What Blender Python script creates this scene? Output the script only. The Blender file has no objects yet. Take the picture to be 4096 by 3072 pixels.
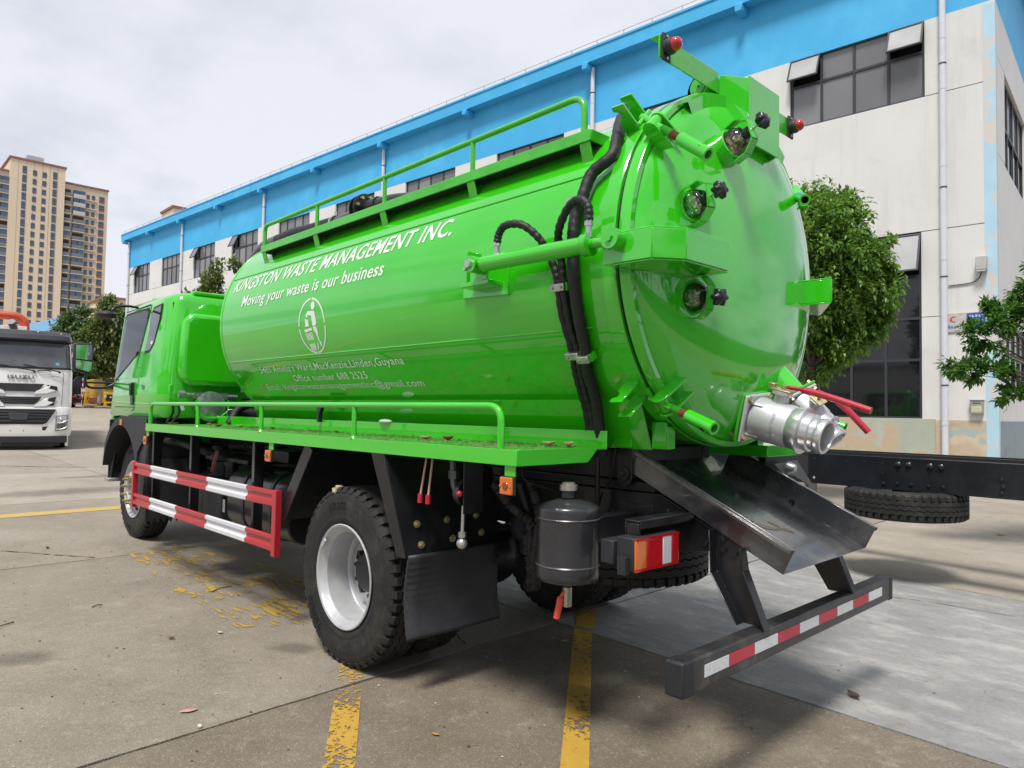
import bpy, bmesh, math, random
from math import sin, cos, pi, radians as R, atan2, hypot, sqrt
from mathutils import Vector as V, Matrix

# ------------------------------------------------------------------ camera
S = bpy.context.scene
COL = S.collection
YAW, PIT, ROL = R(-43.793), R(2.253), R(.956)
cf = V((cos(YAW)*cos(PIT), sin(YAW)*cos(PIT), sin(PIT)))
r0 = V((sin(YAW), -cos(YAW), 0)); u0 = r0.cross(cf)
cr_ = r0*cos(ROL)+u0*sin(ROL); cu = -r0*sin(ROL)+u0*cos(ROL)
cam = bpy.data.cameras.new('camera'); co = bpy.data.objects.new('camera', cam); COL.objects.link(co)
M = Matrix((cr_, cu, -cf)).transposed().to_4x4(); M.translation = V((-3.609, 3.290, 1.456))
co.matrix_world = M
cam.sensor_width = 36; cam.lens = 2836.8/4096*36; cam.clip_end = 3000; cam.clip_start = .05
S.camera = co

# ------------------------------------------------------------------ sky, sun, exposure
SUN_DIR = V((-.20, .42, .885)).normalized()
el = math.asin(SUN_DIR.z); az = atan2(SUN_DIR.x, SUN_DIR.y)
W = bpy.data.worlds.new('World'); S.world = W; W.use_nodes = True
nt = W.node_tree; nt.nodes.clear()
def N(nt, t, **k):
    n = nt.nodes.new(t)
    for a, b in k.items():
        if a.startswith('i_'): n.inputs[a[2:].replace('_', ' ')].default_value = b
        else: setattr(n, a, b)
    return n
out = N(nt, 'ShaderNodeOutputWorld'); bg = N(nt, 'ShaderNodeBackground')
sky = N(nt, 'ShaderNodeTexSky', sky_type='NISHITA', sun_disc=False, sun_elevation=el, sun_rotation=az, air_density=1.0, dust_density=1.5)
tc = N(nt, 'ShaderNodeTexCoord'); sep = N(nt, 'ShaderNodeSeparateXYZ')
nt.links.new(tc.outputs['Generated'], sep.inputs[0])
mz = N(nt, 'ShaderNodeMath', operation='MAXIMUM'); mz.inputs[1].default_value = 0
nt.links.new(sep.outputs['Z'], mz.inputs[0])
ad = N(nt, 'ShaderNodeMath', operation='ADD'); ad.inputs[1].default_value = .22
nt.links.new(mz.outputs[0], ad.inputs[0])
dv = N(nt, 'ShaderNodeVectorMath', operation='DIVIDE')
cmb = N(nt, 'ShaderNodeCombineXYZ')
for i in range(3): nt.links.new(ad.outputs[0], cmb.inputs[i])
nt.links.new(tc.outputs['Generated'], dv.inputs[0]); nt.links.new(cmb.outputs[0], dv.inputs[1])
ns = N(nt, 'ShaderNodeTexNoise', i_Scale=1.0, i_Detail=9.0, i_Roughness=.56, i_Distortion=.25)
nt.links.new(dv.outputs[0], ns.inputs['Vector'])
rp = N(nt, 'ShaderNodeValToRGB'); e = rp.color_ramp.elements
e[0].position = .39; e[0].color = (4.0, 4.25, 5.05, 1); e[1].position = .58; e[1].color = (7.6, 7.75, 8.3, 1)
x_ = e.new(.48); x_.color = (6.3, 6.55, 7.35, 1)
nt.links.new(ns.outputs['Fac'], rp.inputs[0])
mx = N(nt, 'ShaderNodeMix', data_type='RGBA'); mx.inputs[0].default_value = .93
nt.links.new(sky.outputs[0], mx.inputs[6]); nt.links.new(rp.outputs[0], mx.inputs[7])
nt.links.new(mx.outputs[2], bg.inputs[0]); bg.inputs[1].default_value = .1
nt.links.new(bg.outputs[0], out.inputs[0])
sl = bpy.data.lights.new('sun', 'SUN'); sl.energy = 3.5; sl.angle = R(14); sl.color = (1, .96, .9)
so = bpy.data.objects.new('sun', sl); COL.objects.link(so); so.rotation_euler = SUN_DIR.to_track_quat('Z', 'Y').to_euler()
S.view_settings.view_transform = 'Standard'; S.view_settings.look = 'None'
S.view_settings.exposure = 0.22; S.view_settings.gamma = 1; S.view_settings.use_curve_mapping = False

# ------------------------------------------------------------------ helpers
random.seed(7)
rnd = random.uniform
def tag(o, label=None, cat=None, group=None, kind=None):
    if label: o['label'] = label
    if cat: o['category'] = cat
    if group: o['group'] = group
    if kind: o['kind'] = kind
    return o
def thing(name, label, cat, loc=(0, 0, 0), group=None):
    o = bpy.data.objects.new(name, None); COL.objects.link(o); o.location = loc; o.empty_display_size = .2
    return tag(o, label, cat, group)
ORG = {}
def origin(p):
    v = V((0, 0, 0))
    while p is not None: v = v+p.location; p = p.parent
    return v
class MB:
    def __init__(s): s.v = []; s.f = []; s.m = []; s.mi = 0
    def add(s, vs, fs):
        b = len(s.v); s.v += [tuple(q) for q in vs]
        for f in fs: s.f.append([b+i for i in f]); s.m.append(s.mi)
        return s
    def bx(s, x0, x1, y0, y1, z0, z1):
        return s.add([(x, y, z) for x in (x0, x1) for y in (y0, y1) for z in (z0, z1)],
                     [(0, 1, 3, 2), (4, 6, 7, 5), (0, 4, 5, 1), (2, 3, 7, 6), (0, 2, 6, 4), (1, 5, 7, 3)])
    def obox(s, c, ax, ay, az):      # centre and three half-extent vectors
        c, ax, ay, az = V(c), V(ax), V(ay), V(az)
        return s.add([c+ax*i+ay*j+az*k for i in (-1, 1) for j in (-1, 1) for k in (-1, 1)],
                     [(0, 1, 3, 2), (4, 6, 7, 5), (0, 4, 5, 1), (2, 3, 7, 6), (0, 2, 6, 4), (1, 5, 7, 3)])
    def beam(s, p, q, w, h, up=(0, 0, 1)):
        p, q = V(p), V(q); d = (q-p); a = d.cross(V(up)).normalized(); b = a.cross(d).normalized()
        return s.obox((p+q)/2, d/2, a*w/2, b*h/2)
    def prism(s, poly, fn, a0, a1):  # fn(u, v, a) -> point
        n = len(poly)
        return s.add([fn(u, w, a0) for u, w in poly]+[fn(u, w, a1) for u, w in poly],
                     [list(range(n))[::-1], list(range(n, 2*n))]+[(i, (i+1) % n, n+(i+1) % n, n+i) for i in range(n)])
    def py(s, poly, y0, y1): return s.prism(poly, lambda u, w, a: (u, a, w), y0, y1)   # xz outline
    def px(s, poly, x0, x1): return s.prism(poly, lambda u, w, a: (a, u, w), x0, x1)   # yz outline
    def pz(s, poly, z0, z1): return s.prism(poly, lambda u, w, a: (u, w, a), z0, z1)   # xy outline
    def tube(s, pts, r, seg=10, caps=True, rf=None):
        pts = [V(p) for p in pts]; n = len(pts); t = []
        for i in range(n):
            d = (pts[min(i+1, n-1)]-pts[max(i-1, 0)]); t.append(d.normalized())
        a = t[0].orthogonal().normalized(); vs = []; fs = []
        for i in range(n):
            a = (a-t[i]*a.dot(t[i])).normalized(); b = t[i].cross(a)
            rr = rf(i/(n-1)) if rf else r
            for k in range(seg):
                w = 2*pi*k/seg; vs.append(pts[i]+(a*cos(w)+b*sin(w))*rr)
        for i in range(n-1):
            for k in range(seg):
                k2 = (k+1) % seg; fs.append((i*seg+k, i*seg+k2, (i+1)*seg+k2, (i+1)*seg+k))
        if caps: fs += [list(range(seg))[::-1], [(n-1)*seg+k for k in range(seg)]]
        return s.add(vs, fs)
    def cyl(s, p, q, r, r2=None, seg=16):
        r2 = r if r2 is None else r2
        return s.tube([p, q], r, seg, True, lambda t: r+(r2-r)*t)
    def lathe(s, prof, o, axis, seg=32, ref=None, arc=None, cap0=False, cap1=False):
        o = V(o); ax = V(axis).normalized(); a = V(ref).normalized() if ref else ax.orthogonal().normalized(); b = ax.cross(a)
        n = len(prof); closed = arc is None; m = seg if closed else seg+1; vs = []; fs = []
        for k in range(m):
            w = 2*pi*k/seg if closed else arc[0]+(arc[1]-arc[0])*k/seg
            e_ = a*cos(w)+b*sin(w)
            for r, h in prof: vs.append(o+ax*h+e_*r)
        for k in range(seg):
            k2 = (k+1) % m
            for i in range(n-1): fs.append((k*n+i, k2*n+i, k2*n+i+1, k*n+i+1))
        if cap0: fs.append([k*n for k in range(m)])
        if cap1: fs.append([k*n+n-1 for k in range(m)][::-1])
        return s.add(vs, fs)
    def ball(s, c, r, seg=14, rings=8, sq=(1, 1, 1)):
        c = V(c); vs = [c+V((0, 0, r*sq[2]))]
        for i in range(1, rings):
            p = pi*i/rings
            for k in range(seg):
                w = 2*pi*k/seg; vs.append(c+V((r*sq[0]*sin(p)*cos(w), r*sq[1]*sin(p)*sin(w), r*sq[2]*cos(p))))
        vs.append(c-V((0, 0, r*sq[2]))); fs = []
        for k in range(seg): fs.append((0, 1+k, 1+(k+1) % seg))
        for i in range(rings-2):
            for k in range(seg):
                a = 1+i*seg; fs.append((a+k, a+seg+k, a+seg+(k+1) % seg, a+(k+1) % seg))
        L = len(vs)-1; a = 1+(rings-2)*seg
        for k in range(seg): fs.append((L, a+(k+1) % seg, a+k))
        return s.add(vs, fs)
    def build(s, name, mat, parent=None, bev=0, ang=38, fix=True, loc=None, seg=2):
        me = bpy.data.meshes.new(name); o_ = V(loc) if loc is not None else (origin(parent) if parent else V((0, 0, 0)))
        me.from_pydata([V(q)-o_ for q in s.v], [], s.f)
        ms = mat if isinstance(mat, (list, tuple)) else [mat]
        for m in ms: me.materials.append(m)
        if len(ms) > 1: me.polygons.foreach_set('material_index', s.m)
        if fix:
            b = bmesh.new(); b.from_mesh(me); bmesh.ops.recalc_face_normals(b, faces=b.faces); b.to_mesh(me); b.free()
        me.polygons.foreach_set('use_smooth', [True]*len(me.polygons)); me.set_sharp_from_angle(angle=R(ang))
        me.update()
        o = bpy.data.objects.new(name, me); COL.objects.link(o)
        if parent:
            o.parent = parent
            if loc is not None: o.location = V(loc)-origin(parent)
        elif loc is not None: o.location = loc
        if bev:
            m = o.modifiers.new('bevel', 'BEVEL'); m.width = bev; m.segments = seg; m.limit_method = 'ANGLE'; m.angle_limit = R(40); m.harden_normals = False
        return o
def copy(o, parent=None, loc=None, rot=None):
    c = o.copy(); COL.objects.link(c)
    if parent: c.parent = parent
    if loc is not None: c.location = V(loc)-(origin(parent) if parent else V((0, 0, 0)))
    if rot is not None: c.rotation_euler = rot
    return c
def arc_pts(a, b, c, n=6):           # rounded corner a-b-c by quadratic curve
    a, b, c = V(a), V(b), V(c)
    return [a*(1-t)**2+b*2*t*(1-t)+c*t*t for t in [i/n for i in range(n+1)]]
def spline(P, n=8):
    P = [V(p) for p in P]; Q = [P[0]*2-P[1]]+P+[P[-1]*2-P[-2]]; o = []
    for i in range(1, len(Q)-2):
        a, b, c, d = Q[i-1:i+3]
        for k in range(n):
            t = k/n; o.append(.5*((2*b)+(c-a)*t+(2*a-5*b+4*c-d)*t*t+(3*b-a-3*c+d)*t**3))
    return o+[P[-1]]
def frame(axis, up=(0, 0, 1)):
    w = V(axis).normalized(); a = V(up)-w*w.dot(V(up)); a = (w.orthogonal() if a.length < 1e-4 else a).normalized(); return w.cross(a), a, w
def text2d(s, size=1, sx=1, shear=0, bold=0.0, align='LEFT', res=3, space=1.0):
    c = bpy.data.curves.new('t', 'FONT'); c.body = s; c.size = size; c.shear = shear; c.offset = bold*size; c.resolution_u = res
    c.align_x = align; c.space_character = space; c.fill_mode = 'FRONT'
    o = bpy.data.objects.new('t', c); COL.objects.link(o)
    me = bpy.data.meshes.new_from_object(o, depsgraph=bpy.context.evaluated_depsgraph_get())
    v = [(q.co.x*sx, q.co.y) for q in me.vertices]; f = [list(p.vertices) for p in me.polygons]
    bpy.data.objects.remove(o); bpy.data.meshes.remove(me); bpy.data.curves.remove(c)
    return v, f
def text_strips(v, f, cuts):         # slice flat text into bands so that it can wrap a curve
    b = bmesh.new(); vs = [b.verts.new((x, y, 0)) for x, y in v]
    for p in f:
        try: b.faces.new([vs[i] for i in p])
        except ValueError: pass
    for y in cuts:
        bmesh.ops.bisect_plane(b, geom=b.verts[:]+b.edges[:]+b.faces[:], plane_co=(0, y, 0), plane_no=(0, 1, 0))
    b.verts.index_update()
    r = [(q.co.x, q.co.y) for q in b.verts], [[w.index for w in p.verts] for p in b.faces]
    b.free(); return r

# ------------------------------------------------------------------ materials
def newmat(name):
    m = bpy.data.materials.new(name); m.use_nodes = True; t = m.node_tree
    return m, t, t.nodes['Principled BSDF'], t.nodes['Material Output']
def pm(name, col, rough=.5, metal=0, var=.1, scale=6, bump=0, bscale=80, coat=0, dirt=None, dscale=3, dthr=(.55, .75), spec=.5, rvar=.1, detail=5):
    m, t, b, o = newmat(name); L = t.links.new
    tc = N(t, 'ShaderNodeTexCoord'); n1 = N(t, 'ShaderNodeTexNoise', i_Scale=scale, i_Detail=detail, i_Roughness=.6); L(tc.outputs['Object'], n1.inputs['Vector'])
    rp = N(t, 'ShaderNodeValToRGB'); e = rp.color_ramp.elements
    e[0].position = .3; e[1].position = .7
    e[0].color = (*[c*(1-var) for c in col], 1); e[1].color = (*[min(1, c*(1+var)) for c in col], 1)
    L(n1.outputs['Fac'], rp.inputs[0]); last = rp.outputs[0]
    if dirt:
        n2 = N(t, 'ShaderNodeTexNoise', i_Scale=dscale, i_Detail=9.0, i_Roughness=.68); L(tc.outputs['Object'], n2.inputs['Vector'])
        mr = N(t, 'ShaderNodeMapRange'); mr.inputs[1].default_value, mr.inputs[2].default_value = dthr; L(n2.outputs['Fac'], mr.inputs[0])
        mx = N(t, 'ShaderNodeMix', data_type='RGBA'); mx.inputs[7].default_value = (*dirt, 1)
        L(mr.outputs[0], mx.inputs[0]); L(last, mx.inputs[6]); last = mx.outputs[2]
    L(last, b.inputs['Base Color'])
    rr = N(t, 'ShaderNodeMapRange'); rr.inputs[3].default_value = max(.02, rough-rvar); rr.inputs[4].default_value = min(1, rough+rvar)
    L(n1.outputs['Fac'], rr.inputs[0]); L(rr.outputs[0], b.inputs['Roughness'])
    b.inputs['Metallic'].default_value = metal; b.inputs['Coat Weight'].default_value = coat; b.inputs['Coat Roughness'].default_value = .06
    b.inputs['Specular IOR Level'].default_value = spec
    if bump:
        n3 = N(t, 'ShaderNodeTexNoise', i_Scale=bscale, i_Detail=4.0); L(tc.outputs['Object'], n3.inputs['Vector'])
        bp = N(t, 'ShaderNodeBump', i_Strength=bump, i_Distance=.01); L(n3.outputs['Fac'], bp.inputs['Height']); L(bp.outputs[0], b.inputs['Normal'])
    return m
def streaks(m, col, thr=(.55, .8), sc=(1.6, 1.6, .10), k=.7):
    t = m.node_tree; L = t.links.new; b = t.nodes['Principled BSDF']; src = b.inputs['Base Color'].links[0].from_socket
    g = N(t, 'ShaderNodeNewGeometry'); mp = N(t, 'ShaderNodeMapping'); mp.inputs['Scale'].default_value = sc; n = N(t, 'ShaderNodeTexNoise', i_Scale=1.6, i_Detail=8.0, i_Roughness=.7)
    L(g.outputs['Position'], mp.inputs[0]); L(mp.outputs[0], n.inputs['Vector']); mr = N(t, 'ShaderNodeMapRange'); mr.inputs[1].default_value, mr.inputs[2].default_value = thr; mr.inputs[4].default_value = k; L(n.outputs['Fac'], mr.inputs[0])
    mx = N(t, 'ShaderNodeMix', data_type='RGBA'); mx.inputs[7].default_value = (*col, 1); L(mr.outputs[0], mx.inputs[0]); L(src, mx.inputs[6]); L(mx.outputs[2], b.inputs['Base Color']); return m
def obvary(m, lo=.75, hi=1.25):
    t = m.node_tree; L = t.links.new; b = t.nodes['Principled BSDF']; src = b.inputs['Base Color'].links[0].from_socket
    oi = N(t, 'ShaderNodeObjectInfo'); mr = N(t, 'ShaderNodeMapRange'); mr.inputs[3].default_value = lo; mr.inputs[4].default_value = hi; h = N(t, 'ShaderNodeHueSaturation')
    L(oi.outputs['Random'], mr.inputs[0]); L(mr.outputs[0], h.inputs['Value']); L(src, h.inputs['Color']); L(h.outputs[0], b.inputs['Base Color']); return m
def flat(name, col, rough=.5, metal=0, coat=0, spec=.5):
    return pm(name, col, rough, metal, .05, 9, coat=coat, spec=spec, rvar=.04)
GREEN = pm('green paint', (.036, .525, .008), .17, 0, .05, 2.2, .05, 5, 1.0, rvar=.06, spec=.12)
GREEN.node_tree.nodes['Principled BSDF'].inputs['Coat IOR'].default_value = 1.85
GREENM = pm('green weathered', (.044, .455, .014), .30, 0, .12, 7, .2, 30, .6, dirt=(.10, .12, .05), dscale=9, dthr=(.6, .85))
DECK = pm('deck green', (.035, .32, .02), .5, 0, .25, 12, .3, 60, .1, dirt=(.16, .13, .07), dscale=5, dthr=(.44, .66))
BLACK = pm('black paint', (.009, .0095, .012), .36, 0, .25, 6, .12, 25, .15, dirt=(.035, .033, .03), dscale=5, dthr=(.52, .8))
CHUTE = pm('chute black', (.026, .027, .032), .26, .1, .3, 5, .025, 10, .7, dirt=(.15, .145, .135), dscale=3, dthr=(.46, .8), spec=.8)
PLAST = pm('black plastic', (.017, .0185, .023), .55, 0, .15, 8, .1, 120, dirt=(.06, .058, .055), dscale=6, dthr=(.55, .85))
DKGREY = pm('chassis black', (.010, .011, .016), .42, 0, .3, 5, .15, 40, .1, dirt=(.035, .035, .036), dscale=3, dthr=(.5, .85))
RUB = pm('tyre rubber', (.019, .0185, .018), .7, 0, .3, 9, .25, 90, dirt=(.062, .056, .046), dscale=6, dthr=(.5, .8), spec=.35)
RUBD = pm('tyre rubber new', (.010, .010, .0105), .6, 0, .3, 9, .2, 70, spec=.4)
HOSE = pm('hose rubber', (.009, .009, .011), .5, 0, .3, 30, .3, 200)
RIM = pm('wheel silver', (.50, .51, .52), .38, .35, .07, 7, .1, 60, dirt=(.30, .29, .27), dscale=5, dthr=(.55, .9))
ZINC = pm('zinc steel', (.55, .56, .54), .33, .9, .2, 25, .2, 90)
BRASS = pm('yellow zinc bolts', (.52, .46, .26), .4, .85, .25, 30)
ALU = pm('cast aluminium', (.56, .57, .59), .42, .45, .05, 10, .12, 160)
ALUM = pm('machined aluminium', (.70, .71, .72), .3, .8, .04, 10)
RUST = pm('rusty thread', (.24, .085, .035), .75, .1, .35, 40, .5, 150)
RED = pm('red paint', (.42, .018, .03), .35, 0, .07, 6, .05, 20, .3)
WHITE = pm('white paint', (.66, .67, .70), .35, 0, .05, 6, coat=.2)
TAPER = pm('red reflective tape', (.52, .03, .055), .4, 0, .12, 40, .15, 300)
TAPEW = pm('white reflective tape', (.68, .70, .72), .4, 0, .08, 40, .15, 300)
LETTER = pm('stencil white', (.80, .85, .80), .45, 0, .04, 12, coat=.1)
REDH = flat('red handle', (.42, .012, .03), .4, 0, .3)
ORNGH = flat('orange handle', (.75, .09, .04), .45)
AMBER = flat('amber lens', (.62, .14, .008), .15, 0, .8)
LENSR = flat('red lens', (.45, .008, .014), .12, 0, .8)
LENSW = flat('clear lens', (.62, .62, .64), .15, 0, .8)
WOOD = flat('pale rod', (.55, .40, .30), .6)
GLASSD = pm('dark cab glass', (.030, .036, .042), .05, 0, .2, 3, spec=.8, rvar=.02, coat=.6)
MIRR = flat('mirror glass', (.62, .68, .72), .04, .95)
KNOB = flat('black knob', (.013, .014, .017), .3)
def cabglass(name, tint, gl):
    m, t, b, o = newmat(name); L = t.links.new; tr_ = N(t, 'ShaderNodeBsdfTransparent'); tr_.inputs[0].default_value = (*tint, 1); g = N(t, 'ShaderNodeBsdfGlossy'); g.inputs['Roughness'].default_value = .02; g.inputs['Color'].default_value = (.9, .93, .95, 1)
    lw = N(t, 'ShaderNodeFresnel'); lw.inputs[0].default_value = gl; mx = N(t, 'ShaderNodeMixShader'); L(lw.outputs[0], mx.inputs[0]); L(tr_.outputs[0], mx.inputs[1]); L(g.outputs[0], mx.inputs[2]); L(mx.outputs[0], o.inputs['Surface']); return m
TINT = cabglass('tinted clear glass', (.55, .60, .60), 1.55)
def glassy(name, col=(1, 1, 1), rough=.02):
    m, t, b, o = newmat(name); b.inputs['Base Color'].default_value = (*col, 1); b.inputs['Roughness'].default_value = rough
    b.inputs['Transmission Weight'].default_value = 1; b.inputs['IOR'].default_value = 1.3
    return m
CLEAR = cabglass('sight glass plastic', (.9, .9, .88), 1.75)
SHELL = pm('shell debris and sky sheen', (.68, .62, .54), .7, 0, .5, 60)  # debris brightened to stand in for sky reflected in the bowl
MUD = pm('brown debris', (.26, .18, .12), .8, 0, .6, 50)  # lightened as well, for the sky sheen of the bowl
# ------------------------------------------------------------------ ground: sloping concrete yard made of slabs
SLP = .0185
def gz(x): return SLP*max(-12, min(70, x))
def concrete(name, c0, c1, agg=.5, smear=(.16, .14, .11), sthr=(.5, .72), streak=0, fine=1.0):
    m, t, b, o = newmat(name); L = t.links.new
    tc = N(t, 'ShaderNodeTexCoord'); gp = N(t, 'ShaderNodeNewGeometry')
    P = gp.outputs['Position']
    n1 = N(t, 'ShaderNodeTexNoise', i_Scale=1.1, i_Detail=8.0, i_Roughness=.62); L(P, n1.inputs['Vector'])
    r1 = N(t, 'ShaderNodeValToRGB'); e = r1.color_ramp.elements; e[0].position = .32; e[1].position = .68; e[0].color = (*c0, 1); e[1].color = (*c1, 1)
    L(n1.outputs['Fac'], r1.inputs[0]); last = r1.outputs[0]
    oi = N(t, 'ShaderNodeObjectInfo'); hv = N(t, 'ShaderNodeHueSaturation'); mr0 = N(t, 'ShaderNodeMapRange'); mr0.inputs[3].default_value = .92; mr0.inputs[4].default_value = 1.06
    L(oi.outputs['Random'], mr0.inputs[0]); L(mr0.outputs[0], hv.inputs['Value']); L(last, hv.inputs['Color']); last = hv.outputs[0]
    def mixin(fac, col, mode='MIX'):
        nonlocal last
        mx = N(t, 'ShaderNodeMix', data_type='RGBA', blend_type=mode); L(fac, mx.inputs[0]); L(last, mx.inputs[6]); mx.inputs[7].default_value = (*col, 1); last = mx.outputs[2]
    def band(src, a, b_, lo=0, hi=1):
        mr = N(t, 'ShaderNodeMapRange'); mr.inputs[1].default_value = a; mr.inputs[2].default_value = b_; mr.inputs[3].default_value = lo; mr.inputs[4].default_value = hi; L(src, mr.inputs[0]); return mr.outputs[0]
    n2 = N(t, 'ShaderNodeTexNoise', i_Scale=.55, i_Detail=9.0, i_Roughness=.66, i_Distortion=.6); L(P, n2.inputs['Vector'])
    mixin(band(n2.outputs['Fac'], sthr[0], sthr[1], 0, .62), smear)
    if streak:
        mp = N(t, 'ShaderNodeMapping'); mp.inputs['Rotation'].default_value = (0, 0, R(28)); mp.inputs['Scale'].default_value = (1.1, 2.3, 1); L(P, mp.inputs[0])
        n5 = N(t, 'ShaderNodeTexNoise', i_Scale=2.2, i_Detail=10.0, i_Roughness=.7); L(mp.outputs[0], n5.inputs['Vector'])
        mixin(band(n5.outputs['Fac'], .50, .66, 0, streak), (.52, .50, .46))
        mixin(band(n5.outputs['Fac'], .46, .32, 0, streak*.6), (.16, .16, .165))
    vo = N(t, 'ShaderNodeTexVoronoi', i_Scale=150.0*fine); L(P, vo.inputs['Vector'])
    sc = N(t, 'ShaderNodeSeparateColor'); L(vo.outputs['Color'], sc.inputs[0])
    mixin(band(sc.outputs[0], .80, .98, 0, agg), (.62, .55, .43)); mixin(band(sc.outputs[1], .78, .97, 0, agg), (.075, .06, .045))
    n3 = N(t, 'ShaderNodeTexNoise', i_Scale=38.0, i_Detail=6.0, i_Roughness=.75); L(P, n3.inputs['Vector'])
    mixin(band(n3.outputs['Fac'], .54, .80, 0, .42), (.085, .07, .055)); mixin(band(n3.outputs['Fac'], .44, .22, 0, .35), (.50, .45, .37))
    n4 = N(t, 'ShaderNodeTexNoise', i_Scale=7.0, i_Detail=7.0, i_Roughness=.7); L(P, n4.inputs['Vector'])
    mixin(band(n4.outputs['Fac'], .56, .8, 0, .38), (.50, .44, .36)); mixin(band(n4.outputs['Fac'], .45, .25, 0, .4), (.13, .11, .085))
    L(last, b.inputs['Base Color'])
    L(band(n1.outputs['Fac'], .3, .7, .62, .86), b.inputs['Roughness']); b.inputs['Specular IOR Level'].default_value = .35
    bp = N(t, 'ShaderNodeBump', i_Strength=.5, i_Distance=.006); ma = N(t, 'ShaderNodeMath', operation='ADD'); L(vo.outputs['Distance'], ma.inputs[0]); L(n3.outputs['Fac'], ma.inputs[1])
    L(ma.outputs[0], bp.inputs['Height']); L(bp.outputs[0], b.inputs['Normal'])
    return m
TAN = concrete('tan concrete', (.235, .205, .162), (.31, .272, .217), .22, smear=(.13, .108, .082), sthr=(.47, .74))
TAN2 = concrete('pale tan concrete', (.27, .238, .192), (.36, .322, .265), .25, sthr=(.55, .8))
BROWN = concrete('exposed aggregate concrete', (.148, .121, .09), (.23, .193, .147), .20, smear=(.095, .076, .056), sthr=(.46, .70), fine=1.0)
GREY = concrete('grey trowelled concrete', (.225, .225, .22), (.31, .307, .297), .10, smear=(.165, .165, .17), streak=.5)
SOIL = pm('joint dirt', (.05, .042, .034), .95, 0, .4, 10)
g = MB(); g.add([(-40, -400, gz(-40)-.03), (-12, -400, gz(-12)-.03), (70, -400, gz(70)-.03), (900, -400, gz(70)-.03), (-40, 400, gz(-40)-.03), (-12, 400, gz(-12)-.03), (70, 400, gz(70)-.03), (900, 400, gz(70)-.03)],
                [(0, 1, 5, 4), (1, 2, 6, 5), (2, 3, 7, 6)])
ground = tag(g.build('ground', SOIL), kind='structure')
XS = [-12.1, -8.2, -4.25, None, 3.64, 7.6, 11.6, 15.6, 19.6, 23.6, 27.6, 31.6, 35.6, 39.6, 47.6, 55.6, 63.6, 75, 140, 300]
YS = [-120, -60, -15.5, -11.6, -7.8, -3.9, None, 3.55, 7.5, 11.5, 15.5, 40, 120]
rs = random.Random(3)
xa = [None if v_ is None else v_ for v_ in XS]
def xl(i, y):      # the joint lines, slightly skewed near the truck as in the photo
    return -.262-.033*(y-.9) if XS[i] is None else XS[i]
def yl(j, x):
    return -.425+.012*x if YS[j] is None else YS[j]
for i in range(len(XS)-1):
    for j in range(len(YS)-1):
        big = (XS[i+1] or 0) > 80 or abs(YS[j] or 0) > 30 or abs(YS[j+1] or 0) > 30
        yc = ((YS[j] if YS[j] is not None else -.42)+(YS[j+1] if YS[j+1] is not None else -.42))/2
        xc = ((XS[i] if XS[i] is not None else -.26)+(XS[i+1] if XS[i+1] is not None else -.26))/2
        c = []
        for (ii, jj) in ((i, j), (i+1, j), (i+1, j+1), (i, j+1)):
            y = yl(jj, -.3); x = xl(ii, y); y = yl(jj, x); x = xl(ii, y); c.append(V((x, y, 0)))
        gap = .0085
        ctr = sum(c, V((0, 0, 0)))/4; poly = []
        near = hypot(ctr.x+1, ctr.y) < 9
        for k in range(4):
            a, b = c[k], c[(k+1) % 4]; n = max(1, int((b-a).length/.12)) if near else 1
            nrm = V((-(b-a).y, (b-a).x, 0)).normalized()
            for q in range(n):
                p = a.lerp(b, q/n)+nrm*(gap+(rs.uniform(-.003, .006) if near and q else 0))
                if q == 0: p = a+(ctr-a).normalized()*gap*1.4
                poly.append((p.x, p.y))
        m_ = TAN
        if YS[j+1] is not None and YS[j+1] < -3 and XS[i] is not None: m_ = TAN2
        if YS[j] == -3.9 and XS[i] in (-4.25, -8.2): m_ = GREY
        if YS[j] == -3.9 and XS[i] is None: m_ = GREY
        if YS[j] is None and XS[i] in (-4.25, -8.2): m_ = BROWN
        if xc > 9: m_ = TAN2
        o = MB().prism(poly, lambda u, w, a: (u, w, gz(u)+a), -.04, 0).build('slab', m_, ground, fix=True, ang=60)

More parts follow.
